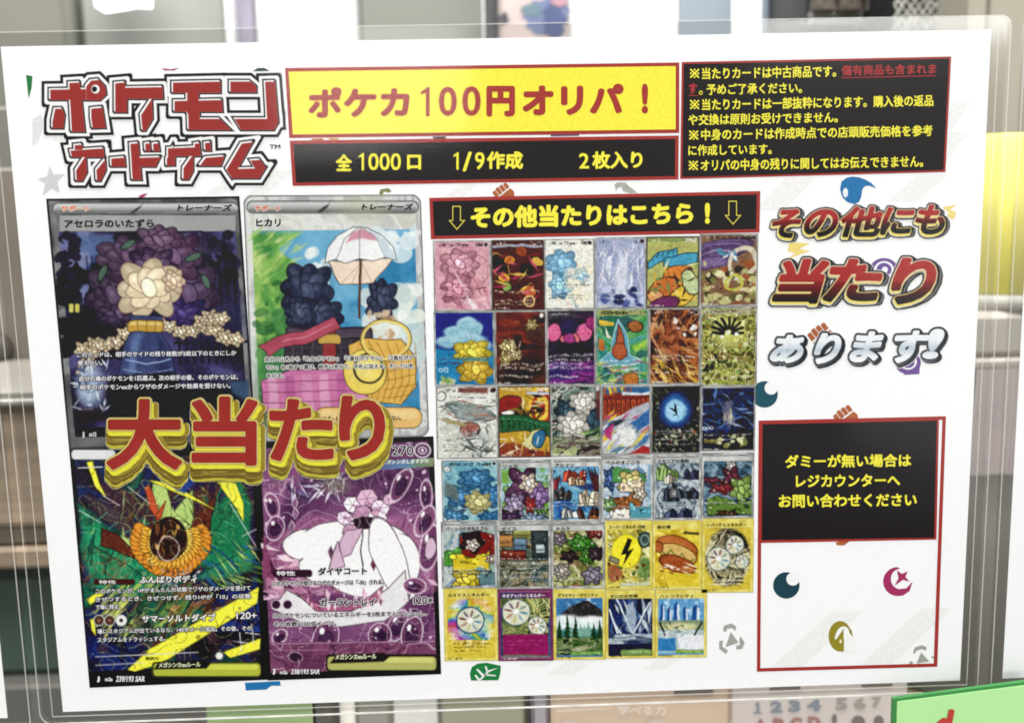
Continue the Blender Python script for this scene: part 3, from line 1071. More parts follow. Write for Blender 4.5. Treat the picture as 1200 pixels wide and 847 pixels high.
P.poly([(268, 448), (291, 446), (292, 470), (274, 462)], '39577c', 2, 0.8)
P.grain(3, 14, 31, ins)
P.grain(30, 10, 33, ins)
P.rbox(88, 500, 130, 512, 2, '1b1b1c')
P.fade(0.95)
card = P.build('large_card_picture', poster, 1.8, 'night scene card picture with silver frame')
W = D(bold=0.03, slope=SL, halo='15131c')
ltext(card, [('サポート', 71.5, 105, 240.8, 247.6, 'e06a2c', D(bold=0.04, halo='f3ece2')), ('トレーナーズ', 208.5, 271.5, 239.5, 247.2, '1d1d1d', D(bold=0.05, shear=0.2)),
             ('アセロラのいたずら', 75, 180.5, 257.2, 267.2, '161616', D(bold=0.04, slope=-0.004)),
             ('このカードは、相手のサイドの残り枚数が2枚以下のときにしか', 90, 277, 412.5, 418.8, 'e9e9ee', W), ('使えない。', 91, 120, 422.2, 428.4, 'e9e9ee', W),
             ('自分の場のポケモンを1匹選ぶ。次の相手の番、そのポケモンは、', 93, 279, 440.5, 447, 'e9e9ee', W), ('相手のポケモンexからワザのダメージや効果を受けない。', 93.5, 270, 450.5, 457, 'e9e9ee', W),
             ('m1S', 104.5, 113, 506, 511.5, 'e0e0e0', D(bold=0.04)), ('J', 96.5, 99, 505.5, 513, 'f0f0f0', D(bold=0.1))])

# --- bright day
q2 = [(285, 229), (493, 228), (503, 511), (297, 518)]
P = Paint(q2, 1.0, color='fdfdfd')
ii, dd = P.sd(q2)
e = np.full(len(P.x), 0.0)
P.mottled(['a9aba9', 'c5c7c5', 'd8dad8', 'b6b7b5', 'e0e1de'], 55, 41, stretch=(1.2, 0.6))
r = 12
ex, ey = np.minimum(P.u, 1 - P.u)*210, np.minimum(P.v, 1 - P.v)*286
cd = np.where((ex < r) & (ey < r), r - np.hypot(r - ex, r - ey), np.minimum(ex, ey))
P.put(np.clip((2.2 - cd)/1.2, 0, 1), '7f807f')
P.rbox(294, 250, 487, 271, 1, 'd9dbd6', a=0.9)
P.mottled(['c4c6c2', 'd5d7d2', 'e2e4df', 'cfd0c3'], 30, 44, P.region(294, 251, 487, 270))
silver_bar(P, ((289.5, 236), (490, 249.5)), 0)
P.poly([(371, 249), (378, 243), (385, 239.5), (388, 234), (384, 243), (377, 249)], '3a3a3a')
P.ell(425, 243, 26, 16, 'c9cc9a', soft=10, a=0.35)
art2 = [(295, 270.5), (486, 269), (493, 496), (305, 501)]
ia, da = P.sd(art2)
ins = ia[da > 0]
P.mottled(['2f7fb0', '3f8fbf', '5ba3cb', '6fb0d3'], 70, 51, ins)
P.specks(16, (440, 270, 492, 300), 6, 14, ['eef4f2', 'd6e6ec'], 52, 0.8, 0.75)
P.specks(46, (430, 335, 494, 440), 7, 18, ['f2f6f1', 'dfe9e6', 'c5d7d6', 'e9efe4'], 53, 0.8, 0.8)
P.specks(12, (358, 285, 385, 340), 5, 12, ['eef3ee', 'd4e3e6'], 54, 1, 0.85)
i2 = np.intersect1d(ins, P.region(290, 270, 362, 505))
gx = np.clip((352 + 14*np.sin(P.Y[i2]/17.0) + 8*np.sin(P.Y[i2]/6.0) - P.X[i2])/4, 0, 1)*np.clip((P.Y[i2] - 268)/8, 0, 1)
save = P.c[i2].copy()
P.mottled(['2b6e35', '3c853f', '5da04a', '86b858', 'b4d278'], 46, 55, i2, 0.7, (1.0, 0.8))
P.c[i2] = save*(1 - gx[:, None]) + P.c[i2]*gx[:, None]
P.shards(30, (296, 272, 350, 330), 14, 2.6, ['bcd67a', '9cc65e', 'd3df94'], 56, (130, 160), 0.5)
P.specks(60, (300, 330, 356, 420), 3, 9, ['2a6233', '3a7a3e', '225429', '4c8d48'], 57, 1, 0.6)
P.poly([(303, 400), (380, 410), (380, 470), (306, 500)], '3f7d4a', 10, 0.7)
P.poly([(306, 470), (345, 480), (330, 500), (306, 501)], '6b7b52', 6, 0.6)
P.specks(60, (305, 460, 345, 500), 2, 8, ['2f7a3c', '7d7b52', '4b9150', '9aa57a'], 58, 0.8, 0.6)
# a white parasol on a picnic: navy bushes, red ribbon, dark hamper, pink quilt, yellow basket
P.warp(1.2, 30, 27)
for cx, cy, rx, ry, c in ((360, 340, 26, 26, '2b3350'), (374, 372, 24, 20, '252c46'), (448, 352, 15, 20, '2c3450'), (352, 366, 16, 16, '28304c')):
    P.bloom(cx, cy, rx, ry, c, int(cx), '10131c', 8)
P.poly([(384, 306), (398, 332), (438, 332), (460, 304)], 'f3dfc8', edge='4a3a34')
for x0_ in (400, 412, 424, 436):
    P.line([(422, 306), (x0_, 331)], 0.9, 'c8a890')
P.line([(421, 304), (421, 372)], 3.4, '5a3c2c')
P.poly([(380, 308), (384, 290), (396, 276), (414, 268), (430, 268), (448, 276), (460, 290), (464, 306), (450, 302), (436, 306), (420, 302), (404, 307), (392, 303)], 'f5f6f5', edge='39434c')
P.poly([(405, 285), (412, 274), (424, 269), (438, 274), (446, 284), (436, 282), (424, 280), (412, 282)], 'd694a4', 1.0)
for pts in ([(422, 267), (404, 280), (393, 303)], [(423, 267), (420, 284), (420, 302)], [(424, 267), (442, 280), (450, 302)]):
    P.line(pts, 1.0, '7f8a92')
P.poly([(450, 302), (442, 280), (432, 270), (452, 280), (464, 306)], 'c3d2de', 1.5, 0.8)
P.specks(14, (430, 362, 470, 402), 4, 9, ['ecd0b0', 'd8b48e', 'c9a27c'], 71, 0.7, 0.8)
P.rbox(334, 384, 436, 436, 4, '37303a', edge='17131a')
P.rbox(336, 386, 434, 396, 3, '5a4c5c', a=0.8)
P.line([(334, 398), (436, 396)], 1.6, '17131a')
for i in range(9):
    P.line([(344 + i*11, 398), (343 + i*11, 435)], 0.9, '5f5262')
for i in range(3):
    P.line([(335, 407 + i*9), (435, 406 + i*9)], 0.8, '5f5262', 0.7)
P.rbox(378, 384, 392, 436, 1, '9c3a3d', edge='40181c')
P.rbox(372, 392, 398, 402, 3, 'c9a24a', edge='40301a')
P.poly([(304, 404), (330, 394), (358, 386), (392, 372), (398, 384), (358, 402), (330, 408), (316, 418), (312, 410)], 'b24a5e', edge='401a22')
P.line([(330, 401), (358, 393), (388, 380)], 1.2, 'd8849a')
P.unwarp()
P.warp(0.8, 24, 33)
sk = [(306, 446), (340, 434), (424, 432), (440, 476), (380, 486), (310, 482)]
P.poly(sk, 'cf78a8', edge='4a1f3c')
for i in range(6):
    P.poly([(314 + i*20, 442 - i), (324 + i*20, 440 - i), (328 + i*20, 480), (316 + i*20, 480)], ('e3a9c8', 'b85c94', 'dc94ba')[i % 3], 0.8, 0.8)
for y in (448, 460, 472):
    P.line([(308, y), (432, y - 4)], 1.0, '6a2f56', 0.8)
P.poly([(340, 484), (384, 484), (428, 478), (432, 500), (356, 496)], 'e2b294', 1.5)
P.specks(20, (348, 484, 430, 498), 3, 9, ['eec4a4', 'd09a78', 'f0d4bc'], 73, 0.5, 0.7)
P.poly([(408, 405), (425, 398), (470, 398), (486, 420), (488, 452), (470, 474), (436, 470), (414, 450)], 'e6b756', edge='4a3212')
for i in range(7):
    P.line([(420 + i*11, 402 - i % 2), (434 + i*9, 420), (440 + i*8, 446), (434 + i*7, 470)], 1.0, '8f6424', 0.8)
for i in range(5):
    P.line([(450, 426 + i*10), (488, 414 + i*12)], 1.0, '8f6424', 0.7)
P.ell(428, 436, 25, 26, 'f0d560', edge='50401a')
P.ell(424, 430, 14, 14, 'f8e98c', soft=7, a=0.7)
P.ell(432, 432, 17, 17, '3a3426', ring=2.6)
P.ell(452, 398, 28, 22, 'f1d978', ring=3.4)
P.ell(452, 398, 29.8, 23.8, '5a4418', ring=0.9)
P.unwarp()
P.rbox(370, 477.5, 494, 501, 11, 'edbf72', edge='4a3a20')
P.rbox(376, 480, 490, 491, 5, 'f8dc9c', a=0.7)
P.contours(30, 62, '55604c', 0.16, 0.006, i2)
P.grain(4, 9, 61, ins)
P.grain(26, 12, 63, ins)
P.fade(0.95)
card2 = P.build('large_card_picture', poster, 1.8, 'bright daytime card picture with silver rounded frame', cd > 0)
K2 = D(bold=0.03, slope=SL, halo='f4f4ee')
ltext(card2, [('サポート', 298, 329, 240.6, 247.6, 'cf5a33', D(bold=0.045, halo='efeae4')), ('トレーナーズ', 424.5, 484, 238.5, 246.2, '232323', D(bold=0.05, shear=0.2)),
              ('ヒカリ', 300, 329, 256.3, 265.8, '161616', D(bold=0.045, slope=-0.004)),
              ('自分の山札から「たねポケモン」「1進化ポケモン」「2進化ポケ', 310.5, 484.5, 418, 424, '2a2a2a', K2), ('モン」を1枚ずつ選び、相手に見せて、手札に加える。そして山札', 312, 485, 427.5, 433.4, '2a2a2a', K2),
              ('を切る。', 312.5, 333, 437.5, 443, '2a2a2a', K2), ('サポートは、自分の番に1枚しか使えない。', 378, 470, 487.5, 493.5, '3a3020', D(bold=0.03, slope=SL))])

# --- dark green picture
q3 = [(81, 527), (300, 515), (313.5, 796), (105, 805.5)]
P = Paint(q3, 1.0, color='16151a')
art3 = [(88, 540), (294, 530), (306, 776), (104, 786)]
ia, da = P.sd(art3)
ins = ia[da > 0]
P.mottled(['1a1420', '251c2e', '1d2a52', '2b2340', '133a32', '1f5c48', '4a2a26', '2a1a3a'], 70, 81, ins, 1.4)
P.warp(1.8, 34, 37)
P.poly([(92, 590), (150, 640), (205, 672), (160, 682), (120, 668), (96, 640)], '1f7a57', 3)
P.poly([(96, 640), (130, 668), (196, 690), (150, 700), (104, 690)], '2a8a62', 3, 0.8)
P.poly([(214, 668), (236, 610), (282, 560), (296, 590), (294, 650), (262, 664)], '1f7048', 3)
P.poly([(228, 680), (262, 652), (296, 640), (298, 664), (262, 680)], '2d8a5a', 3, 0.8)
P.mottled(['17664a', '208055', '2c9566', '145040'], 26, 85, np.intersect1d(P.sd([(96, 596), (150, 640), (200, 676), (150, 694), (104, 690)])[0][P.sd([(96, 596), (150, 640), (200, 676), (150, 694), (104, 690)])[1] > 2], ins))
P.poly([(112, 566), (150, 574), (190, 600), (175, 610), (130, 596)], '3a2530', 3)
P.poly([(100, 580), (140, 600), (176, 622), (150, 626), (112, 604)], '40343a', 3)
for pts, c in (([(136, 628), (160, 634), (168, 622), (178, 634), (196, 622), (186, 602), (172, 590), (180, 566), (196, 570), (206, 600), (226, 574), (226, 606), (244, 618), (232, 634), (246, 646), (222, 646), (214, 636), (196, 650), (178, 648), (160, 652)], 'a9c46c'),
               ([(160, 634), (184, 632), (190, 644), (170, 648)], 'c9da8e'), ([(196, 610), (210, 604), (224, 616), (212, 630)], 'bcd27c')):
    P.poly(pts, c, 1.0, edge='33401f')
for a_, b_ in (((100, 600), (190, 672)), ((112, 640), (188, 690)), ((290, 570), (222, 660)), ((294, 640), (236, 674))):
    P.line([a_, b_], 1.6, '0f3d2c')
    for i in range(1, 7):
        x_, y_ = a_[0] + (b_[0]-a_[0])*i/7, a_[1] + (b_[1]-a_[1])*i/7
        P.line([(x_, y_), (x_ + (b_[1]-a_[1])*0.16, y_ - (b_[0]-a_[0])*0.10)], 0.9, '4fae80', 0.8)
        P.line([(x_, y_), (x_ - (b_[1]-a_[1])*0.10, y_ + (b_[0]-a_[0])*0.12)], 0.9, '0f3d2c', 0.8)
P.shards(70, (140, 570, 246, 648), 12, 1.3, ['5c7a3c', '81994c', 'd3e09c', '3f5530', '6a4a2c'], 86, (40, 140), 0.7)
for pts in ([(168, 570), (174, 568), (186, 600), (184, 606), (176, 596)], [(184, 602), (196, 586), (190, 604), (184, 608)]):
    P.poly(pts, 'b5482a', edge='4a1c12')
for pts in ([(118, 620), (136, 626), (160, 650), (158, 656), (134, 646), (120, 640)], [(226, 610), (246, 586), (252, 580), (246, 620), (236, 640), (226, 650), (220, 646)]):
    P.poly(pts, '5b2a20', edge='1f0f0c')
for i in range(26):                                   # golden petal rosette
    t = math.radians(-25 + i*230/25)
    for rr, ln, c in ((40, 13, 'd98a2c'), (31, 12, 'e3a838'), (23, 11, 'f0cf5a')):
        cx, cy = 200 + rr*math.cos(t)*0.98, 634 + rr*math.sin(t)*0.86
        P.ell(cx, cy, ln*0.62, ln*0.42, c, math.degrees(t) + 6*(rr % 3), 0.6, edge='6a3c12', ew=0.8)
P.ell(198, 632, 22, 26, '2e1a16', edge='120a08')
P.shards(26, (184, 614, 212, 656), 8, 2.2, ['5a3424', '1a0f0d', 'c99a4a', '7a4c2c'], 88, (60, 120), 0.9)
P.ell(198, 642, 9, 12, '3a1f1a', ring=2.2)
P.ell(198, 644, 12, 15, 'd8c4c0', ring=1.4, a=0.8)
P.unwarp()
P.shards(50, (190, 664, 240, 690), 7, 1.2, ['dfe4e6', '9aa4b8', '2b3550', '7a2a2a'], 89, a=0.85)
P.shards(60, (96, 640, 150, 690), 16, 0.8, ['b8663c', '8a4a30', '1a2a24', '5a3a2a'], 90, a=0.7)
P.shards(60, (240, 640, 304, 700), 16, 2.0, ['4f7a34', '8aa648', '1f3f6a', '2a5a8a', 'c7d070'], 91, (10, 60), 0.75)
P.mottled(['16204a', '1f2c68', '2a2a5a', '14183a', '263a80'], 40, 92, np.intersect1d(ins, P.region(250, 690, 310, 740)))
P.mottled(['16204a', '1f2c68', '1c1c40', '10142e'], 40, 93, np.intersect1d(ins, P.region(100, 745, 170, 790)))
P.shards(90, (120, 680, 230, 745), 22, 2.4, ['6f8a3c', 'c9d45a', '3a5a34', 'e0e070', '1a1a22', '5a4a2c'], 94, (-70, -30), 0.7)
P.shards(40, (200, 690, 270, 730), 14, 3, ['8a5a34', 'b07a44', '3a2418', '5a3a26'], 95, (-60, -20), 0.7)
P.specks(50, (120, 720, 300, 770), 2, 8, ['2a1a1e', '4a3038', '1a1418', '6a4a50'], 96, 0.8, 0.6)
for pts in ([(102, 702), (120, 690), (124, 694), (106, 708)], [(106, 726), (110, 724), (112, 744), (108, 738)], [(150, 784), (176, 760), (303, 688), (301, 706), (212, 762), (190, 776), (158, 786)],
            [(262, 764), (305, 748), (304, 760), (270, 770)], [(176, 563), (200, 566), (250, 596), (238, 590), (200, 574)], [(253, 562), (276, 566), (285, 590), (285, 610), (278, 596)],
            [(102, 542), (108, 540), (116, 566), (124, 582), (112, 570)]):
    P.poly(pts, 'e8e23e', edge='6a6a20', ew=0.6)
for a, b in (((93, 598), (118, 612)), ((120, 580), (140, 592)), ((150, 570), (176, 590)), ((270, 590), (300, 640)), ((284, 628), (300, 620))):
    P.line([a, b], 0.9, 'e3e4e0', 0.8)
for c_ in ((282, 752), (296, 742)):
    P.line([(c_[0] - 8, c_[1] - 1), (c_[0] + 8, c_[1] + 1)], 0.8, 'f0f0f2')
    P.line([(c_[0] - 1, c_[1] - 11), (c_[0] + 1, c_[1] + 11)], 0.8, 'f0f0f2')
P.poly([(204, 560), (222, 552), (228, 566), (216, 578), (206, 574)], '24408a', 1.5)
P.contours(44, 98, '0e0c12', 0.4, 0.007, ins)
P.contours(60, 99, 'c8cc7a', 0.4, 0.004, ins)
P.grain(3, 12, 97, ins)
P.rbox(84, 527, 135, 538, 4, 'cfd0d0', edge='3a3a3a')
P.line([(92, 548), (120, 547)], 1.2, 'c6c8ca')
P.rbox(110, 678, 158, 685, 2, '3c201c')
P.line([(112, 769), (232, 764)], 0.9, 'c9cac8')
P.line([(112, 779), (170, 776)], 0.9, 'c9cac8')
P.rbox(178, 775, 306, 793, 4, '3a3a1c')
P.rbox(180, 777, 305, 791.5, 4, 'a6ad3c')
P.rbox(184, 778.5, 302, 784, 3, 'c9d050', a=0.8)
P.poly([(180, 784), (186, 775), (240, 772), (248, 776), (242, 783)], '1d1d14')
for x, c in ((116, '4a2f28'), (128.5, '4a2f28'), (142, 'd9dad4')):
    P.ell(x, 726.5, 5.6, 5.6, c, edge='c9cac6', ew=1.0)
    P.ell(x, 726.5, 2.2, 2.2, '1c1c1c' if c[0] == 'd' else '7a564a')
P.ell(257, 768, 4, 4, 'd9dad4', edge='555555')
P.fade(0.95)
P.c = np.clip(P.c*1.12, 0, 255)
c3 = P.build('large_card_picture', poster, 1.6, 'dark green card picture with gold petals and yellow slashes')
W3 = D(bold=0.03, slope=-0.022, halo='17171c')
ltext(c3, [('特性', 116, 136, 679.3, 684, 'e8e4e0', D(bold=0.04)), ('ふんばりボディ', 163, 231, 674.5, 683.5, 'eceae4', D(bold=0.05, slope=-0.015, halo='1d1a1c')),
           ('このポケモンが、HPがまんたんの状態でワザのダメージを受けて', 112, 294, 689.5, 695.5, 'e4e4e4', W3), ('きぜつするとき、きぜつせず、残りHPが「10」の状態', 112, 294, 699, 705, 'e4e4e4', W3),
           ('で場に残る。', 112, 141, 708, 714, 'e4e4e4', W3), ('サマーソルトダイブ', 166, 253, 720, 729.5, 'eceae4', D(bold=0.045, slope=-0.022, halo='1d1a1c')), ('120+', 277, 301, 716.5, 725, 'f0f0ee', D(bold=0.03, halo='1d1a1c')),
           ('場にスタジアムが出ているなら、140ダメージ追加。その後、その', 114, 295, 736.5, 742.5, 'e4e4e4', W3), ('スタジアムをトラッシュする。', 114, 194, 746.5, 752.5, 'e4e4e4', W3),
           ('抵抗力', 170, 186, 769, 773, '2a2a2a', D(bold=0.05)), ('メガシンカexルール', 186, 235, 775.8, 781.8, 'e4e6c0', D(bold=0.04, slope=-0.02)),
           ('J', 113.5, 117, 792, 799, 'f0f0f0', D(bold=0.1)), ('m2a', 123, 132, 793, 797.8, 'e8e8e8', D(bold=0.05)), ('239/193 SAR', 136, 170, 791.5, 798.5, 'e8e8e8', D(bold=0.04, shear=0.15))])

# --- plum picture
q4 = [(300, 517), (508, 511), (517, 789.5), (313.5, 797)]
P = Paint(q4, 1.0, color='1b151b')
art4 = [(305, 526), (502, 517), (511, 781), (317, 788)]
ia, da = P.sd(art4)
ins = ia[da > 0]
P.mottled(['4c2550', '5f2c5f', '70366c', '7d3f74', '8a4a7c'], 90, 101, ins)
P.warp(1.4, 34, 47)
for pts, c in (([(306, 640), (360, 600), (420, 612), (508, 600), (510, 690), (480, 700), (320, 690)], 'a05486'), ([(308, 664), (345, 652), (372, 676), (350, 700), (310, 690)], 'b9668f')):
    P.poly(pts, c, 3, 0.8)
P.shards(46, (306, 630, 380, 705), 20, 4, ['c07a9e', 'e3b8cc', '7c3366', '94477a', 'f1dbe4'], 103, (-30, 30), 0.8)
P.shards(30, (420, 590, 510, 690), 16, 4, ['b7709c', 'e3c0d2', '6c2c5c', '8c4a80'], 104, a=0.75)
for cx, cy, rx, ry in ((362, 638, 30, 18), (400, 630, 44, 20), (440, 640, 42, 26), (470, 660, 22, 34), (380, 664, 30, 18), (430, 668, 50, 30), (470, 690, 18, 14)):
    P.ell(cx, cy, rx, ry, 'dfe3df', edge='3b2a38')
for cx, cy, rx, ry in ((362, 638, 28, 16), (400, 631, 42, 18), (440, 641, 40, 24), (470, 660, 20, 32), (380, 664, 28, 16), (430, 668, 48, 28)):
    P.ell(cx, cy, rx, ry, 'e2e6e2', soft=2)
# jewel heap, without any figure
for k_, (cx, cy, r) in enumerate(((412, 590, 11), (430, 583, 13), (446, 594, 11), (424, 602, 13), (441, 608, 12), (457, 584, 8), (402, 606, 9), (410, 622, 10), (448, 622, 9))):
    n_ = 6
    pts = [(cx + r*math.cos(2*math.pi*i/n_ + k_), cy + r*0.9*math.sin(2*math.pi*i/n_ + k_)) for i in range(n_)]
    P.poly(pts, ('f1e6ee', 'd7a9c6', 'e9d3e2', 'c48ab2')[k_ % 4], edge='3a2036')
    for i in range(n_):
        P.line([(cx, cy), pts[i]], 0.7, '6f3c62', 0.8)
    P.poly([(cx, cy), pts[0], pts[1]], 'b06a9c', 0.5, 0.7)
P.poly([(408, 606), (424, 604), (446, 608), (440, 620), (418, 620)], '2f1d2c')
for pts in ([(404, 622), (390, 660), (412, 650), (424, 618)], [(436, 616), (440, 650), (462, 646), (450, 614)], [(396, 636), (384, 668), (404, 664)]):
    P.poly(pts, 'c9a3bd', edge='4a2a44')
P.line([(424, 612), (425, 664)], 1.6, '33222f')
P.poly([(434, 662), (438, 652), (441, 662), (437, 670)], '6a2440')
P.poly([(384, 648), (388, 640), (391, 648), (387, 656)], '55304c')
P.ell(457, 655, 18, 50, 'e1e5e1', rot=-20, edge='3b2a38')
P.poly([(336, 690), (370, 712), (410, 716), (455, 690), (476, 668), (478, 704), (450, 726), (400, 734), (352, 728), (318, 712)], 'cfd6d2', edge='3b2a38', soft=1)
P.poly([(346, 694), (378, 708), (418, 708), (448, 688), (440, 704), (410, 714), (372, 714)], 'b04d78', edge='3b2a38')
P.shards(22, (350, 694, 445, 712), 8, 2.6, ['e2b7c9', '8a2f5c', 'f0dbe4'], 107, (60, 120), 0.9)
for cx, cy, rx, ry, rot in ((470, 568, 9, 20, 25), (318, 592, 8, 14, -10), (322, 618, 10, 14, 20), (500, 580, 7, 16, 0), (503, 640, 10, 26, 12), (498, 610, 9, 18, 30), (486, 686, 12, 9, 0),
                            (380, 748, 14, 22, 20), (466, 732, 10, 18, 20), (446, 744, 13, 14, 0), (484, 742, 12, 20, 10), (452, 762, 10, 8, 0), (328, 745, 9, 7, -30)):
    P.ell(cx, cy, rx, ry, '6a2f60' if cx % 3 else '82406f', rot, edge='d9c9d6', ew=1.1)
    P.ell(cx, cy + 2, rx*0.55, ry*0.5, 'c9a8c0' if cx % 2 else '40204a', rot, edge='2b1a2c')
    P.ell(cx - rx*0.3, cy - ry*0.4, rx*0.2, ry*0.2, 'f2ecf0', rot)
P.shards(46, (335, 554, 405, 582), 10, 2.0, ['2f2348', 'b9c0dc', '5a5490', 'e6e8f2', '3c2c58'], 109, (0, 180), 0.85)
P.ell(392, 568, 16, 9, '7f8a50', soft=5, a=0.55)
P.specks(36, (308, 545, 500, 640), 0.8, 2.2, ['e8d8e4', 'd0b8cc'], 110)
P.specks(26, (320, 700, 508, 780), 0.8, 2.0, ['d9b8cc', 'c08aa8'], 111)
for x, y in ((346, 600), (345, 588), (342, 615)):
    P.poly([(x - 3, y), (x, y - 6), (x + 3, y), (x, y + 6)], '7b3a70', edge='d9c4d4')
P.poly([(308, 626), (318, 660), (322, 680), (308, 676)], '8a3460', 1)
P.poly([(316, 650), (324, 668), (344, 690), (330, 686), (318, 672)], '531f3e')
P.mottled(['6f3158', '7c3760', '682b54'], 60, 113, np.intersect1d(ins, P.region(300, 752, 515, 790)))
P.ell(346, 770, 8, 6, '3a1c34', edge='c9a8c0', ew=0.6)
P.unwarp()
i5 = ins[P.c[ins].sum(1) < 540]
P.contours(46, 114, '2a1428', 0.5, 0.007, i5)
P.contours(52, 116, 'e8d4e2', 0.45, 0.005, i5)
P.grain(3, 8, 115, ins)
P.grain(40, 10, 117, ins)
P.poly([(305, 526), (502, 517), (503, 535), (306, 545)], '6c3a66', 1.5, 0.8)
P.shards(24, (440, 519, 502, 534), 6, 3, ['d9c4d6', '8a5a88', '3a1f3a'], 118, a=0.6)
P.poly([(310, 551), (508, 536), (508, 546), (310, 560)], '4a6a62', 0.8)
i4, d4 = P.sd([(310, 551), (508, 536), (508, 546), (310, 560)])
i4 = i4[d4 > 0]
P.c[i4] = mixc([(0, '8a3a7a'), (0.4, '4a5a9a'), (0.7, '3f7fae'), (0.85, '57835a'), (1, '6f8a4a')], (P.X[i4] - 400)/108)
P.ell(495, 527.5, 8.5, 7.5, '4c2a4e', edge='dcd0da', ew=1.4)
P.ell(495, 527.5, 4.6, 4.0, 'cdb9cc', ring=1.3)
P.ell(495, 527.5, 1.5, 2.2, 'e0d4de')
P.rbox(320, 667, 366, 676, 3.5, '37152c')
for x in (323.5, 337):
    P.ell(x, 708, 5, 5, '3b1a34', edge='d4c4d0', ew=0.9)
P.line([(318, 754), (508, 751)], 0.8, 'b08aa4')
P.line([(318, 762), (384, 761)], 0.8, '9a7090')
P.rbox(382, 766, 513, 786, 4, '2a2318')
P.rbox(384, 769, 511, 784.5, 4, 'a3aa3a')
P.rbox(390, 770, 508, 776, 3, 'c4cc4a', a=0.8)
P.poly([(386, 777), (394, 767.5), (450, 764), (458, 768), (450, 775)], '241d16')
P.fade(0.66)
P.c = np.clip(P.c*1.10 + np.array([10, 4, 7])*(P.c.max(1) > 60)[:, None], 0, 255)
c4 = P.build('large_card_picture', poster, 1.7, 'plum-coloured card picture with white cloud and pink jewels')
K4 = D(bold=0.03, slope=-0.016, halo='e9e4e8')
K5 = D(bold=0.045, slope=-0.016, halo='efeaee')
ltext(c4, [('270', 459.5, 484.5, 522, 533.5, '141214', D(bold=0.01, halo='f4eef4')), ('メガシンカしますがた', 448, 503, 538.5, 544, 'e9f0e4', D(bold=0.04, slope=-0.03, shear=0.2)),
           ('特性', 324, 346, 668.5, 674.2, 'efe8ec', D(bold=0.04)), ('ダイヤコート', 372.5, 430, 664.5, 674, '241820', K5), ('このポケモンが受けるワザのダメージは「-30」される。', 319, 450, 680.5, 686.5, '2a1c26', K4),
           ('ガーラントレイ', 375, 440, 701, 710.5, '2a1c26', K5), ('120×', 484.5, 507, 698.5, 707.5, '241820', D(bold=0.03, halo='efeaee')),
           ('このポケモンについているエネルギーを2枚までトラッシュし、', 320, 500, 718, 724, '2a1c26', K4), ('その枚数×120ダメージ。', 321, 394, 728, 734, '2a1c26', K4),
           ('メガシンカexルール', 393, 441, 766, 772.5, 'e4e6c0', D(bold=0.04, slope=-0.02)), ('J', 319.5, 322.5, 783, 790, 'f0f0f0', D(bold=0.1)), ('m2a', 328, 337, 785, 789.5, 'e8e8e8', D(bold=0.05)),
           ('238/193 SAR', 341, 375, 783.5, 789.5, 'e8e8e8', D(bold=0.04, shear=0.15))])

# ------------------------------------------------------------------ the grid of small card pictures (plain stand-ins)
XS = [[507.3, 575.5, 638, 697, 757.3, 820, 889], [508, 579.5, 640.7, 698, 760.5, 821, 888], [510.5, 583.3, 645.2, 705, 763, 822, 886],
      [517, 584.5, 645.6, 704.6, 766, 822.3, 884.5], [516.5, 582.2, 645.5, 709, 765, 823, 884], [519.5, 583, 648.2, 709.8, 768, 829]]
YT = [[282, 281, 280, 278, 277, 274], [364.8, 364, 362.5, 361.5, 361, 359], [452.5, 452, 451.5, 452, 451, 453], [539, 538, 537, 533.5, 532, 530], [611, 611, 611, 609.5, 609.5, 607], [689, 689.5, 689.5, 690.5, 690.5]]
YB = [[364.5, 363.7, 362.3, 361.3, 360.8, 358.8], [452, 451.6, 451.2, 451.4, 450.4, 452.6], [537.4, 536, 535, 533, 531.7, 528.5], [610.8, 610.7, 610.5, 609.2, 609, 606.7], [688.8, 689.2, 689.2, 690.2, 690.2, 694], [774, 774, 772.5, 771, 770]]


def energy_disc(P, x, y, r):
    P.ell(x, y, r, r, 'dcdcc8', edge='5a6a6a')
    for i, c in enumerate(('6a96ac', '9ab4ba', 'c8c48a', 'b89678', '8a605a', '84748c', '9a7a72', '8aa48c')):
        t = math.radians(45*i + 12)
        P.ell(x + 0.58*r*math.cos(t), y + 0.58*r*math.sin(t), r*0.30, r*0.10, c, 45*i + 12, 0.5)
    P.ell(x, y, r*0.2, r*0.2, 'fbfbf4')


def prints(P, ys, c, x0=4, x1=54, h=1.7, seed=1):
    for i, y in enumerate(ys):
        P.fineprint(x0, x1 - (i % 3)*5, y, h, c, seed + i*7, 0.62)


def hp(P, c='2a2420', disc='3a2a3a'):
    P.fineprint(6, 16, 3, 3, c, 3)
    P.fineprint(44, 51, 3, 3, c, 5)
    P.ell(55, 4.8, 2.2, 2.2, disc, edge='e0dcd8', ew=0.6)


def c11(P):
    for i in range(9):
        t = i*0.7
        P.ell(30 + 15*math.cos(t), 40 + 18*math.sin(t), 16, 8, ('e6b4bf', 'd494a2', 'f0cdd3', 'c07e8e')[i % 4], 40*i, 4, 0.6)
    P.bloom(28, 28, 16, 14, 'dfa4b2', 3, '8a4a5c', 7)
    P.bloom(24, 58, 14, 15, 'd898a8', 4, '8a4a5c', 6)
    P.ell(42, 36, 15, 18, 'a8707e', 20, ring=0.9, a=0.8)
    P.shards(24, (24, 40, 58, 80), 16, 1.0, ['f3dde1', 'b76a7c', 'e9c3ca'], 4, (30, 80), 0.6)
    P.poly([(34, 62), (46, 82), (40, 83)], 'f0dfe2')
    prints(P, (55, 67), '5a2c38')
    hp(P, '4a2a30')


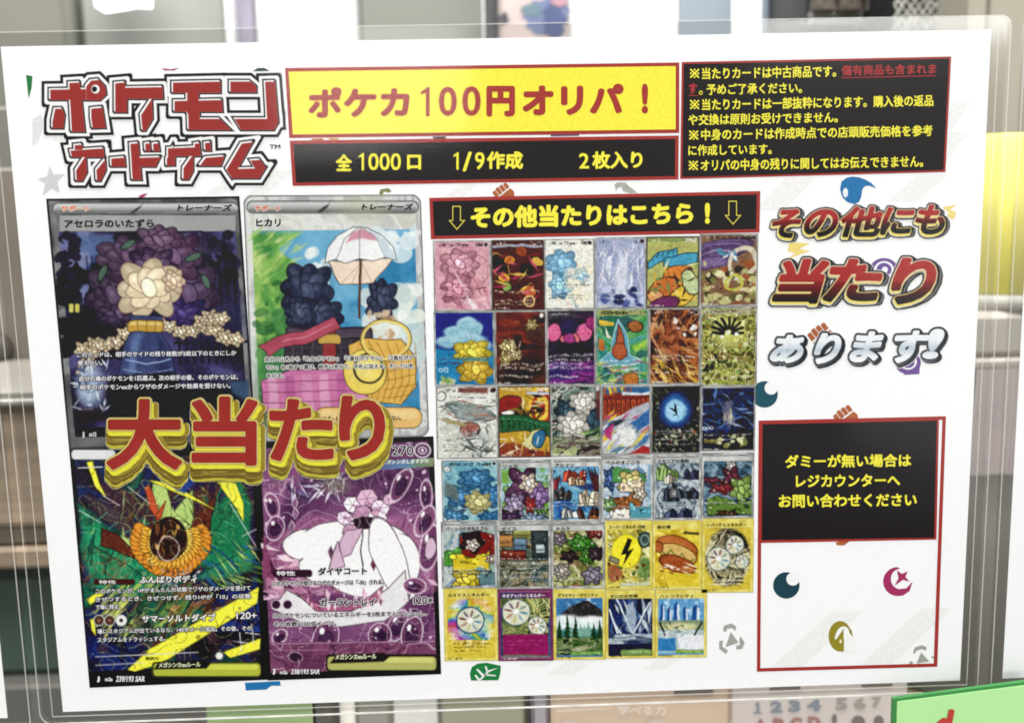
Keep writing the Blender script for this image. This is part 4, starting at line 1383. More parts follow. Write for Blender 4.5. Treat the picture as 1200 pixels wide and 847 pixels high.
def c12(P):
    P.ell(10, 32, 8, 17, '2a2018', -20, edge='d8a860')
    for x, y, r, c in ((20, 24, 6, 'd98a3a'), (40, 36, 8, '2a1616'), (52, 26, 6, 'd8b04a'), (14, 46, 7, 'e0a840'), (34, 14, 7, '9a4a24'), (42, 62, 8, 'c0642c'), (17, 56, 6, '8fae58')):
        P.ell(x, y, r, r*0.8, c, 20, edge='1c1010')
    P.shards(26, (4, 16, 58, 70), 10, 1.6, ['c03a68', '8a2c3a', 'e6c060', '3a1a1a', 'd4607a'], 8)
    P.ell(42, 74, 6, 6, 'e0c080', ring=2)
    prints(P, (61, 72, 76), 'f0e0c8')
    P.rect(0, 6, 60, 9, 'b9c4d8', a=0.8)
    hp(P, 'e8dcc8')


def c13(P):
    P.specks(20, (28, 30, 58, 78), 3, 8, ['f0ead0', 'e8efe6', 'f3e0d8'], 5, a=0.5)
    P.bloom(20, 30, 15, 13, '8fc4e4', 5, '4a7a98', 7)
    P.bloom(18, 56, 11, 13, '9fd0e8', 6, '4a7a98', 6)
    P.line([(20, 42), (26, 58), (38, 82)], 1.6, '5a9ab8')
    P.bloom(44, 44, 8, 8, 'a8d4ea', 7, '4a7a98', 5)
    P.specks(20, (28, 30, 58, 78), 3, 8, ['f0ead0', 'e8efe6', 'f3e0d8'], 5, a=0.5)
    prints(P, (54, 66, 70), '4a4a4a')
    hp(P)


def c14(P):
    P.shards(60, (4, 8, 56, 60), 14, 2, ['e8ecf4', 'b8c0dc', '8a94c4', 'd8d0e4', 'f4f4f0'], 14, (60, 130), 0.7)
    P.poly([(30, 20), (40, 30), (38, 60), (30, 80), (24, 60), (22, 40)], 'dfe3ec', 3, 0.8)
    P.specks(26, (4, 60, 56, 82), 2, 7, ['2a3870', '4a5a94', '1c2450', 'c8d0e8'], 15, a=0.8)
    prints(P, (64, 72), 'e8ecf4')
    hp(P, '3a4468')


def c15(P):
    P.rect(0, 6, 60, 84, 'e0d680', a=0.5)
    for x, y, rx, ry, c in ((36, 46, 16, 12, 'd9863c'), (20, 60, 18, 10, 'c9743a'), (40, 70, 14, 10, 'e6c24a'), (10, 70, 8, 8, 'dfa070'), (50, 54, 8, 14, 'c8d4a0'), (20, 80, 18, 8, '7a3a6a')):
        P.ell(x, y, rx, ry, c, -20, edge='3a2416')
    P.poly([(2, 38), (2, 30), (14, 20), (34, 14), (36, 22), (18, 30)], '4fa3c0', edge='20343c')
    P.poly([(20, 36), (22, 26), (40, 22), (58, 20), (57, 30), (40, 34)], '4fa3c0', edge='20343c')
    for x in (6, 12, 18, 24, 30):
        P.line([(x, 30 - x*0.35), (x + 2, 25 - x*0.35)], 1.2, '1c4454')
    P.shards(24, (4, 30, 56, 80), 8, 1.6, ['f0e8b0', '3a2a1a', 'e6b04a', '6a9a5a'], 16)
    hp(P, 'f0f0e8', 'd8d0a0')


def c16(P):
    for i in range(6):
        P.ell(24 - i*2, 18 + i*3, 30 - i*3, 11 - i, ('7a6290', '8d76a4', '6a5280', 'a892ba')[i % 4], -12, 1.2, 0.9, edge='3c2f4a')
    P.ell(44, 34, 13, 18, 'd8cfb8', 25, ring=4)
    P.specks(90, (3, 34, 57, 80), 1.5, 5, ['c8c488', '6a6a3c', '3a3420', 'e4dfb4', '8a8a50', 'a05a34'], 17)
    P.ell(36, 56, 8, 8, 'c4c04a', ring=2.6)
    P.shards(10, (22, 14, 40, 32), 6, 2, ['f0f0f0', '5a9ab8'], 18)
    hp(P, 'd8d0c0')


def c21(P):
    P.rect(0, 0, 60, 44, '22308a', soft=3)
    for x, y, rx, ry in ((22, 24, 12, 9), (32, 14, 10, 9), (40, 20, 8, 10), (14, 34, 12, 6), (36, 32, 16, 7), (48, 38, 8, 5)):
        P.ell(x, y, rx, ry, 'a9d0dc', soft=1.4)
        P.ell(x - 1, y + 2, rx*0.7, ry*0.6, '7fb4c8', soft=3, a=0.7)
    P.rect(0, 42, 60, 84, '2a86b4', soft=1)
    P.grain(6, 20, 4, P.region(0, 44, 60, 84), (0.4, 1.5))
    P.bloom(38, 46, 15, 11, 'efd94c', 2, '7a6a20', 7)
    P.bloom(40, 66, 15, 13, 'd8b840', 3, '7a5a20', 6)
    P.rect(22, 52, 58, 56, '3a90b4', 1.2, 0.7)
    P.specks(16, (3, 74, 20, 82), 1.5, 4, ['a8b46a', '6a9a5a', 'd8d8a8'], 6)
    prints(P, (53, 58), '6a2a3a', 4, 34)
    for x in (7, 12):
        P.ell(x, 66, 1.8, 1.8, 'e8f0f0', ring=0.8)


def c22(P):
    P.mottled(['2c1f18', '4a3222', '5c3f2a', '6a2e20', '8a3e2a', '3c2a1c'], 40, 61, None, 1.0, (0.6, 1.4))
    for i, (x, y, r, c) in enumerate(((15, 40, 8, 'd9c98a'), (25, 50, 6, 'e4d8a0'), (12, 54, 7, 'cfc07c'), (44, 16, 6, 'c8b478'))):
        P.bloom(x, y, r, r*0.85, c, i, '4a3520', 6)
    P.shards(14, (8, 34, 32, 58), 7, 0.8, ['f0e8c0', '3a2818'], 62)
    P.poly([(44, 30), (56, 40), (58, 64), (34, 60)], '3a1e18', 5, 0.6)
    prints(P, (60, 64), 'f2e6dc', 3, 57, 2.2)
    prints(P, (73,), 'f2e6dc', 4, 44, 1.8, 20)
    P.ell(54, 5, 2.8, 2.8, 'e8e4da', edge='3a3028')


def c23(P):
    P.mottled(['17121a', '241c2e', '3a2a44', '2a2034', '4c2c50'], 34, 63, None, 1, (0.7, 1.3))
    for x, y, rx, ry, c in ((8, 25, 9, 9, 'e0709c'), (46, 25, 9, 9, 'e0709c'), (56, 16, 8, 6, 'a03a78'), (20, 32, 4, 3, 'd87a7a'), (36, 32, 5, 4, 'd87a7a'), (28, 32, 7, 5, 'b04a8a')):
        P.ell(x, y, rx, ry, c, 30, edge='5a1c44')
    P.ell(28, 20, 10, 8, '3a2a5a', soft=3)
    P.mottled(['3a2a6a', '5a3a7a', '8a3a8a', '4a2a5a'], 22, 64, P.region(0, 58, 60, 84), 1, (0.4, 2))
    prints(P, (50, 55, 59, 63), 'ece4ee', 2, 58, 2.4)
    prints(P, (73,), 'ece4ee', 2, 40, 2, 20)
    P.rbox(1, 3, 38, 10, 2, '4a4650')
    prints(P, (5,), 'c8c4cc', 3, 30)


def c24(P):
    P.mottled(['3a8a84', '5aa894', '4f9a5a', '7ab06a', '3a6a6a', '2f7a5a'], 26, 65, None, 1.2)
    P.poly([(27, 12), (36, 34), (38, 50), (50, 58), (44, 62), (26, 60), (8, 62), (6, 56), (18, 48), (20, 34)], '6aa8bc', edge='c0dfe4')
    P.poly([(27, 18), (32, 40), (35, 52), (20, 52), (23, 40)], 'b46244', edge='5a2c20')
    P.ell(27, 47, 8, 8, 'b8623f', edge='6a3422')
    P.ell(45, 20, 8, 5, 'a86a3a', edge='3a2818')
    P.poly([(3, 12), (22, 14), (22, 18), (4, 18)], 'e0c044')
    P.poly([(10, 18), (20, 32), (14, 30)], 'f0e8d8')
    P.poly([(3, 32), (10, 34), (10, 46), (3, 46)], 'c8783c')
    P.poly([(42, 40), (58, 34), (58, 42), (44, 46)], 'a4cc4a', 2)
    P.shards(40, (3, 58, 58, 80), 12, 1.0, ['e8f0f0', '8ab8c0', 'c05a8a', '4a8a9a', 'e6d860'], 66, (-20, 30), 0.8)
    P.ell(40, 78, 8, 7, 'c07a3a', edge='6a3a20')
    prints(P, (56, 61), 'f0f4f0')
    P.rbox(3, 2, 56, 8, 2, 'c9bc6a', a=0.7)
    prints(P, (3.5,), '3a3420', 6, 34, 3)


def c25(P):
    P.mottled(['3a2418', '7a4628', 'b06a3a', '5a3320', 'c8925a', '241610'], 28, 67, None, 1.6)
    P.shards(50, (3, 12, 57, 56), 12, 3.4, ['c07444', 'd8a070', '4a2a1a', '8a4c2c', '2a1a14', 'e0c49a'], 68, a=0.8)
    P.ell(28, 36, 12, 20, 'a8593a', soft=5, a=0.6)
    P.shards(50, (3, 56, 57, 82), 9, 1.8, ['d8b04a', 'e8d080', '6a4420', '3a2414'], 69, (20, 80), 0.8)
    P.specks(8, (26, 10, 56, 30), 1.5, 3, ['f0f0ec'], 70)
    prints(P, (52, 56, 70), 'f0e4d4')
    hp(P, 'e0d4c4')


def c26(P):
    P.mottled(['5a5a2c', '8f9a44', 'c4c86a', '7a6a34', 'e0dca0', '4a5a34', 'a89a50'], 9, 71, None, 1.6)
    P.specks(160, (3, 8, 57, 80), 0.8, 2.6, ['e8e6b8', '4a4a24', '8fae5a', 'a0783c', 'c8d078', '2c3018'], 72)
    P.ell(31, 26, 17, 14, 'dfe07a', soft=5, a=0.8)
    for i in range(9):
        t = math.radians(-200 + i*27.5)
        P.line([(30 + 5*math.cos(t), 26 + 4*math.sin(t)), (30 + 16*math.cos(t), 24 + 12*math.sin(t))], 3, '2a2a28')
    for x, y in ((30, 26), (24, 31), (39, 29)):
        P.ell(x, y, 2, 2, 'f4f4f0')
    prints(P, (49, 54), '6a2c24')
    prints(P, (74,), 'f0ecd4')
    P.rbox(2, 2, 54, 9, 3, 'b8b49a', a=0.7)
    prints(P, (3.5,), '3a382c', 12, 40, 2.6)


def c31(P):
    P.mottled(['c9cbc2', 'dcddd4', 'e8e8e0', 'd0d0c4'], 24, 73)
    P.poly([(10, 20), (26, 16), (44, 22), (58, 36), (40, 40), (20, 36)], '9aa4a0', edge='5a6460')
    P.shards(40, (8, 16, 58, 42), 10, 1.4, ['7f8c88', 'c4ccc8', '5f6a66', 'b07a6a'], 74, (-20, 40), 0.8)
    P.ell(32, 50, 9, 9, 'a86a60', edge='4a3a34')
    P.shards(50, (18, 52, 52, 82), 9, 1.6, ['6f7674', '9aa09c', '4a504e', 'bfc4be'], 75, a=0.8)
    P.poly([(2, 36), (16, 40), (30, 42), (28, 46), (12, 44)], 'a89a70', 1)
    for x, y in ((8, 26), (50, 46), (56, 16)):
        P.line([(x-3, y-3), (x+3, y+3)], 0.8, '5a5a58')
        P.line([(x-3, y+3), (x+3, y-3)], 0.8, '5a5a58')
    prints(P, (60, 66, 70, 74), '5a5c58', 6, 30)
    P.rect(22, 1, 52, 7, '7a3a34', 1, 0.8)
    P.ell(6, 11, 4.4, 4.4, 'e8e8e2', edge='3a3a38')
    P.ell(56, 4, 2.4, 2.4, '4a2a2a')
    P.rbox(12, 10, 56, 13.5, 1.4, 'eeeee8')
    prints(P, (11,), '4a4a48', 14, 50, 1.5)


def c32(P):
    P.rect(0, 8, 60, 84, 'c8a03c')
    for r, c in ((26, 'e0b83e'), (20, 'b0402c'), (14, 'e8c850'), (8, 'b83a2c')):
        P.ell(50, 26, r*0.6, r, c)
    P.ell(14, 24, 14, 13, '9a2f2c', -20, edge='1c1414')
    P.poly([(4, 30), (26, 26), (30, 30), (8, 36)], 'f0ece4', 0.6, edge='1c1414')
    P.shards(24, (20, 10, 50, 36), 10, 2.4, ['1c1a18', 'e8d8a0', '8a6a2c', '3a3424'], 76)
    P.poly([(0, 34), (28, 34), (60, 44), (60, 60), (34, 52), (0, 54)], '2f6a44', edge='10241a')
    for i in range(9):
        x = 4 + i*6.2
        y = 36 + max(0, i - 3)*1.7
        P.line([(x, y + 1), (x + 1, y + 14)], 1.3, '143824')
        P.line([(x, y + 2), (x + 3.5, y + 2)], 1.2, '58986a')
    P.poly([(40, 52), (48, 50), (38, 74), (24, 84), (14, 84)], 'd8d49a', edge='6a6434')
    P.ell(46, 62, 6, 10, '3a78a0', 20, edge='18303c')
    P.poly([(0, 68), (20, 66), (36, 74), (60, 76), (60, 84), (0, 84)], '8a3426', 1, 0.8)
    P.shards(20, (2, 60, 58, 82), 8, 1.4, ['e8d05a', '4a1c14', 'f0e8d0'], 77)
    P.rect(32, 8, 60, 11, 'c4ccd8')
    prints(P, (2,), 'f0e8c0', 3, 40, 4)
    P.ell(55, 4, 2.4, 2.4, 'e0d8c8')


def c33(P):
    P.mottled(['3a4a44', '6f8078', '9aa89c', '4a3a34', 'c0c8bc', '2c3a34'], 30, 79)
    P.bloom(46, 38, 14, 20, '2f4a5a', 2, '141c22', 7)
    P.bloom(18, 32, 11, 13, '33505f', 3, '141c22', 6)
    P.bloom(38, 20, 13, 12, 'e4e0d6', 4, '5a5650', 7)
    P.bloom(26, 47, 16, 13, 'e6e2d8', 5, '5a5650', 7)
    P.rect(54, 4, 60, 40, '7a3a34', 1.5, 0.8)
    P.shards(26, (40, 50, 60, 66), 9, 1.2, ['b8c88a', '6f9a58', '3a5a34'], 80, (120, 220))
    P.mottled(['5a4a40', '8a8072', '3a3430', 'a8a890', '6a7a5a'], 20, 81, P.region(0, 60, 60, 84), 1, (0.6, 1.6))
    P.specks(14, (3, 74, 30, 83), 2, 6, ['d8d89a', 'a8b878'], 82, a=0.7)
    prints(P, (62, 70), 'e8e4da')
    P.ell(55, 4.4, 2.6, 2.6, 'd8d8d2', edge='3a3a3a')


def c34(P):
    P.rect(0, 0, 60, 9, '3a6a9a')
    P.shards(14, (2, 1, 40, 9), 8, 2, ['e0c83c', 'c05a34', 'd8a040'], 83)
    P.rect(26, 8, 60, 11, 'd0d8e0')
    P.rect(0, 11, 60, 46, '8a3a24')
    for i in range(10):
        x = 1 + i*6
        P.rbox(x, 16 - i*0.2, x + 4.6, 42 - i*1.2, 2, 'b4522f', edge='4a1c12')
        P.line([(x + 2.4, 20), (x + 2.8, 34 - i)], 1.0, '5a2416')
    P.poly([(0, 52), (40, 24), (58, 20), (60, 84), (0, 84)], 'b8bcc4', 1)
    P.shards(40, (2, 34, 58, 82), 16, 3, ['e8e8e8', '4a7ab0', 'c04a7a', '2a2a30', '8a929c', 'e0d040', '3a4a5a'], 84, (-55, -25), 0.85)
    P.ell(32, 62, 9, 12, 'e4e6e2', 20, 1.2)
    P.poly([(36, 44), (60, 26), (60, 46), (44, 54)], '3f72aa', 1)
    P.poly([(2, 54), (16, 46), (12, 66), (4, 62)], 'c04a80', 1)
    P.poly([(30, 84), (50, 72), (60, 74), (60, 84)], 'b03a3a', 0.8)


def c35(P):
    P.mottled(['14141a', '1c1e24', '2a2c2c', '3a3c34', '15161c'], 14, 85, None, 1.4)
    P.specks(120, (2, 4, 58, 82), 0.7, 2.6, ['6a6a50', '9a9a78', '2a2c24', 'c0c0a0', '4a4a3a'], 86)
    for r, c in ((23, '1f2f5a'), (20, '2b4a86'), (17, '3a68a8')):
        P.ell(29, 30, r*0.9, r, c, soft=3)
    P.ell(29, 31, 13, 13, '8fc4e4', soft=1.5)
    P.ell(29, 31, 10, 10, 'a8d4ee', soft=3)
    P.shards(7, (25, 26, 33, 36), 5, 1.6, ['14202c'], 87)
    P.specks(30, (2, 54, 58, 82), 0.8, 2.4, ['8a8a70', 'c8c8a8', 'a85a3c'], 88)
    prints(P, (56, 60, 66, 71), 'c8c8c0')


def c36(P):
    P.mottled(['101218', '1a2038', '22346a', '14182a', '2f4a8a', '0e1018'], 24, 89, None, 1.6)
    P.shards(60, (2, 6, 58, 56), 13, 2, ['3a5aa0', '6f94c8', '10121a', '1f2c58', 'a8c0e0'], 90, a=0.75)
    P.poly([(24, 20), (34, 18), (38, 40), (32, 56), (26, 40)], '8a88a0', 3, 0.7)
    P.shards(10, (26, 34, 38, 52), 8, 1.6, ['d8d0b8', 'a09a8a'], 91, (70, 110))
    P.rect(0, 58, 60, 84, '1a1a1a', 2, 0.6)
    P.specks(26, (20, 62, 48, 80), 1, 3.4, ['d8d490', 'e8e8b8', '8a8a4a'], 92)
    prints(P, (61, 67), 'd0d0d0')
    for i in range(3):
        P.ell(4 + i*4, 53, 1.7, 1.7, 'e8e8ec', ring=0.9)
        P.ell(6 + i*5, 70, 1.7, 1.7, 'd8c04a', ring=0.9)


def c41(P):
    P.mottled(['6fa8bc', '8fc0cc', 'a8d0d4', '5a94ac'], 26, 93)
    P.bloom(36, 26, 15, 12, '4f8cb8', 2, '20465e', 7)
    P.bloom(20, 50, 12, 12, '447fae', 3, '20465e', 6)
    P.bloom(52, 48, 10, 14, '447fae', 4, '20465e', 6)
    P.bloom(38, 58, 11, 13, 'd0c98a', 5, '6a6a44', 7)
    P.poly([(4, 30), (16, 36), (18, 56), (4, 50)], '6a7a78', 2)
    P.bloom(13, 76, 11, 8, '4f8cb8', 6, '20465e', 6)
    P.bloom(50, 77, 10, 7, '3f7aa8', 7, '20465e', 6)
    prints(P, (62, 67), '6a3a34')
    P.ell(5, 12, 3.6, 3.6, 'c8d4d4', edge='5a6a6a')
    hp(P, '2a3a44')


def figureless(seed, bg, masses, low, n=34, style=0):
    """A loose painterly picture: background wash, big colour masses, brush marks."""
    def d(P):
        P.mottled(bg, 26, seed, P.region(3, 12, 57, 84), 1.2)
        P.shards(n, (4, 14, 56, 82), 9, 1.5, bg, seed + 3, a=0.7)
        for i, m in enumerate(masses):
            x, y, rx, ry, c = m[:5]
            if style == 0:
                P.bloom(x, y, rx, ry, c, seed + i, '241f24', 5 + (seed + i) % 3, m[5] if len(m) > 5 else 0)
            elif style == 1:
                P.crystal(x, y, rx, ry, c, seed + i)
            elif style == 2:
                if min(rx, ry) < 8 or i % 3 == 2:
                    P.bloom(x, y, rx*0.9, ry*0.9, c, seed + i, '241f24', 5)
                else:
                    P.hill(max(16, y - ry*0.5), c, seed + i, max(0, x - rx*1.5), min(60, x + rx*1.5), min(84, y + ry*1.3))
            else:
                P.rbox(x - rx, y - ry, x + rx, y + ry, 1.2, c, edge='241f24', ew=0.6)
                P.rbox(x - rx + 1.4, y - ry + 1.4, x + rx - 1.4, y - ry*0.2, 0.8, tuple(np.clip(np.array(hexc(c), float)*1.35, 0, 255)), a=0.6)
                P.line([(x - rx, y + ry*0.3), (x + rx, y + ry*0.3)], 0.8, '241f24', 0.7)
        P.specks(26, (4, 14, 56, 82), 0.5, 1.3, ['fbfbf6', '2a262a'], seed + 4, a=0.8)
        prints(P, low, 'f0f0ec', 4, 56, 1.5, seed)
        prints(P, [y + 0.8 for y in low], '4a4a4a', 4, 56, 1.2, seed + 1)
    return d


c42 = figureless(120, ['7aa84a', '9ac0c8', 'b8d4dc', '5a8a4a', '8fae6a'], [(28, 36, 17, 22, '5a2f52'), (46, 50, 12, 16, '8a6aa0', 20), (18, 62, 10, 14, 'a898b8'), (34, 32, 9, 11, 'f0dcc8'), (36, 62, 5, 10, 'b83a34'), (52, 74, 8, 7, '6a9a44'), (12, 78, 14, 8, '4a3050', 10), (40, 80, 14, 6, '8fa8c4')], (66,))
c43 = figureless(130, ['2f5aa0', '4a86b8', '6aa8c8', '8ab8cc', '3a4a7a'], [(28, 22, 13, 12, 'b8462c'), (30, 30, 9, 8, 'e8b890'), (12, 48, 14, 11, '4a4442'), (40, 54, 14, 14, 'd8c0a4'), (54, 30, 4, 20, '8a2f34'), (4, 30, 6, 16, 'a8303a'), (24, 72, 14, 10, 'c8ccc8'), (46, 74, 11, 10, '5a3428'), (54, 80, 8, 5, 'd07a3c')], (58, 62), style=1)
c44 = figureless(140, ['8aa8c0', 'b8c8d4', 'd4dce0', '6a8ab0', 'a8bccc'], [(10, 30, 7, 14, '4a6aa8', 20), (32, 24, 13, 8, '5a9a58'), (34, 34, 14, 13, 'dccf7a'), (34, 36, 8, 8, 'f4dcbe'), (28, 58, 12, 14, '9a6238'), (8, 64, 9, 8, '7aa860'), (26, 78, 9, 10, 'ece6d8'), (48, 68, 10, 10, '5a9aa8'), (44, 50, 7, 9, 'ead8c0')], (66,), style=2)
c45 = figureless(150, ['8a9aa4', 'b0bcc0', '5a6a78', 'c4ccd0', '7a8a98'], [(16, 24, 13, 13, '8fae62'), (16, 32, 8, 8, 'f0dcc4'), (18, 50, 14, 14, '3a4254'), (44, 50, 14, 10, '3c4656', 20), (48, 26, 12, 8, '2c2f4c'), (26, 48, 4, 10, 'dfe4d8'), (32, 76, 20, 9, '4a5070')], (64, 68), style=1)
c46 = figureless(160, ['2c3c4c', '4a6478', '6a8698', '8aa4b0', '3a4c5c'], [(36, 14, 11, 11, '4a6a80'), (34, 18, 6, 6, 'e0dcd4'), (34, 34, 11, 14, '6a2438', 20), (12, 36, 12, 4, '7a2c40'), (24, 46, 14, 7, '8a2a30', -15), (46, 48, 12, 18, '8fae58'), (34, 66, 18, 10, '6a8a44'), (30, 78, 12, 4, '5a3a1c')], (64,), style=2)
c51 = figureless(170, ['9ab4bc', 'c4ccc8', '7a9ab0', '8fa890', 'b8c4c0'], [(44, 26, 16, 20, '8a3430'), (8, 40, 9, 12, '5a9a48'), (34, 26, 12, 13, '3a2a2c'), (34, 30, 7, 7, 'f4e0d0'), (32, 48, 13, 14, 'd8c23a'), (26, 74, 15, 12, 'e0cc40'), (54, 48, 5, 5, 'ecd4bc'), (52, 66, 8, 10, '6a8a90')], (60, 64), style=2)
c52 = figureless(180, ['5a6a5a', '8a8a70', '4a4a3c', 'a89a78', '6a7a7a', '3a4440'], [(10, 24, 8, 7, 'a87a4a'), (28, 16, 10, 6, '8a8a50'), (48, 30, 9, 18, '3c4446'), (48, 34, 5, 5, 'a8b8b8'), (18, 42, 14, 6, '7a3c30'), (26, 28, 7, 7, '6a8094')], (46, 52, 58, 64, 70), 90, style=3)
c53 = figureless(190, ['9aa060', 'c8c890', '6a7a3c', '8a6a50', 'd4d0a8', '7a8a4c'], [(34, 28, 13, 10, '4a8a34'), (40, 44, 7, 8, '5a9a40'), (10, 22, 7, 7, '8a8088'), (50, 14, 8, 6, '9a4a40'), (50, 40, 7, 7, '4a3c40'), (20, 44, 8, 6, '3c2f2c'), (46, 68, 10, 9, '8a8090'), (12, 62, 8, 8, 'b8b0a4')], (72,), 90)


def c54(P):
    P.mottled(['c8bc4a', 'e0d870', 'b0a044', 'ece8a8', '8a8a3c'], 16, 95, P.region(3, 12, 57, 84))
    P.shards(26, (3, 12, 57, 40), 12, 1.6, ['8a8a60', 'f0eec0', '6a6a3c'], 96, (20, 60))
    P.ell(27, 38, 18, 20, 'f2e53c', edge='b8a82c')
    P.poly([(29, 22), (20, 42), (27, 40), (23, 56), (36, 34), (29, 37), (34, 24)], '1c1a14', 0.5)
    P.ell(50, 24, 8, 9, '4a5a54', edge='26302c')
    P.ell(50, 24, 5, 6, '8aa0a0', ring=1.4)
    P.poly([(6, 44), (18, 48), (17, 53), (5, 49)], '8c8c74', edge='4a4a38')
    P.ell(12, 64, 10, 10, 'a8684a', soft=2)
    P.ell(51, 60, 10, 15, '6a8a4a', soft=2)
    P.specks(40, (4, 52, 56, 72), 1, 3, ['6a3a2c', '4a6a34', 'c8b47a', '8aa064'], 97)
    P.rbox(20, 76, 57, 80, 1.5, 'c8ccb0')


def c55(P):
    P.mottled(['d8c038', 'e6d050', 'c8ac30', 'ecdc6a'], 24, 98, P.region(3, 12, 57, 84))
    P.ell(30, 34, 25, 14, 'b4683a', 18, edge='5a2f18')
    P.ell(26, 30, 22, 9, 'c88048', 18, soft=3, a=0.7)
    P.ell(31, 41, 23, 11, 'd8b870', 18, edge='6a3c1c')
    P.line([(8, 34), (16, 42), (22, 36), (30, 46), (36, 40), (44, 52), (50, 48)], 1.6, '6a7a34')
    P.ell(30, 53, 22, 9, 'a85a34', 18, edge='5a2f18')
    P.ell(7, 32, 6, 6, 'b4683a', edge='5a2f18')
    P.shards(24, (10, 54, 54, 66), 7, 1.4, ['e8d8a8', 'c88a50', '8a4a28', 'f0e8d0'], 99, (-10, 40))
    P.rbox(38, 14, 58, 17.5, 1.5, '5a5030')


def c56(P):
    P.mottled(['2c2a26', '6a6450', 'b8b088', '3a3830', 'd8d2a8', '8a8468'], 22, 100, P.region(2, 14, 58, 76))
    e = np.hypot((P.x - 30)/27, (P.y - 44)/34)
    P.put(np.clip((e - 0.92)/0.12, 0, 1)*(P.y > 11), 'd6bf4a')
    P.shards(34, (6, 18, 54, 76), 14, 0.9, ['f0ecd0', '1c1a18', 'c8c29a'], 101, a=0.7)
    energy_disc(P, 20, 46, 13)
    energy_disc(P, 38, 30, 10)
    energy_disc(P, 47, 49, 7)
    prints(P, (70, 73), 'f2f0e0', 12, 50, 1.8)
    prints(P, (72,), '2a2824', 12, 50, 1.4, 6)


def c61(P):
    P.mottled(['c84a5a', 'b04a9a', '6a5ab0', '4a8ac0', '5aa87a', 'c8c040', 'd89a3c'], 60, 102, P.region(4, 13, 56, 80), 0.5)
    P.specks(26, (5, 14, 55, 62), 3, 9, ['f0e8c8', 'e8f0f0', 'f4ecb0'], 103, a=0.35)
    P.mottled(['d0b84a', 'e0cc6a', 'c0a43c', 'e8dc90'], 24, 104, P.region(4, 60, 56, 80))
    e = np.hypot((P.x - 30)/25, (P.y - 38)/27)
    P.put(np.clip((e - 1.0)/0.2, 0, 1)*(P.y > 11), 'dcc64c')
    energy_disc(P, 29, 37, 14.5)
    P.ell(29, 37, 15.5, 15.5, '2a5a80', ring=1.2)
    for x, y in ((12, 20), (46, 16), (10, 58), (50, 56), (44, 62)):
        P.line([(x - 4, y), (x + 4, y)], 0.7, 'fbf8e0')
        P.line([(x, y - 4), (x, y + 4)], 0.7, 'fbf8e0')
    prints(P, (63, 67, 71), '5a4c24', 10, 52, 1.6)


def c62(P):
    P.mottled(['5a6a4a', '8a9a5a', '3a4434', 'b8b87a', '6a7a4a'], 18, 105, P.region(4, 11, 56, 54))
    P.shards(14, (28, 12, 56, 36), 22, 0.6, ['f0ecb0', 'd8d47a'], 106, (40, 130))
    energy_disc(P, 20, 27, 15)
    energy_disc(P, 43, 43, 10)
    P.rect(5, 53, 55, 77, '9a2c68', 0.5)
    P.grain(5, 8, 4, P.region(5, 53, 55, 77))
    prints(P, (60, 64), 'b85a8a', 8, 52, 1.2)
    P.poly([(0, 22), (5, 22), (5, 80), (0, 80)], '3a3f7a', 1, 0.8)
    P.poly([(55, 36), (60, 30), (60, 80), (55, 80)], '3a5a9a', 1, 0.8)
    P.rbox(2, 1, 58, 4, 1.2, 'a8909a')
    P.rbox(2, 78, 58, 82, 1.2, '8a7a84')
    for x in (50, 55.4):
        P.ell(x, 8, 2, 2, 'e0dce0')


def pines(P, xs, base, h, c):
    for i, x in enumerate(xs):
        hh = h*(0.7 + 0.3*((i*37) % 10)/10)
        for k_ in range(5):
            w_ = 1.2 + k_*0.95
            y = base - hh + k_*hh*0.2
            P.poly([(x, y - 2), (x - w_, y + hh*0.24), (x + w_, y + hh*0.24)], c, 0.5)


def c63(P):
    P.rect(3, 10, 57, 40, '4a82b4', 0.5)
    P.specks(10, (4, 11, 56, 20), 2, 5, ['c8dce8', '8ab4d0'], 107, 0.5, 0.7)
    P.poly([(8, 30), (22, 20), (34, 14), (40, 14), (48, 20), (56, 26), (57, 34), (40, 36), (20, 36)], '3c3a3c', 0.6)
    P.shards(14, (14, 18, 54, 32), 7, 1, ['57555a', '2a282a', '6a686e'], 108, (40, 80), 0.6)
    P.rect(3, 34, 57, 52, 'dfeaea', 2)
    P.ell(14, 34, 12, 3, 'eef2f0', soft=2)
    P.ell(44, 36, 14, 3, 'eef2f0', soft=2)
    P.rect(3, 48, 57, 62, '4f8c8a', 2)
    pines(P, (20, 26, 31, 35, 40), 56, 16, '7fae9c')
    pines(P, (7, 16, 25), 58, 30, '1f4a2c')
    pines(P, (46, 53), 58, 22, '1f4a34')
    P.mottled(['2c5a34', '4a6a3c', '6a7a4a', '8a9a70', '2a3c28'], 12, 109, P.region(3, 58, 57, 79), 1, (0.6, 1.6))
    P.ell(34, 70, 14, 2.4, 'a8a888', -8, 1)
    P.specks(30, (4, 60, 56, 78), 0.8, 2.2, ['b8c0a0', '1f3020', '6a8a4a'], 110)
    P.rbox(20, 74, 57, 79, 1.8, '6a9a4a')
    prints(P, (75.4,), 'd8e0b0', 24, 54, 1.6)


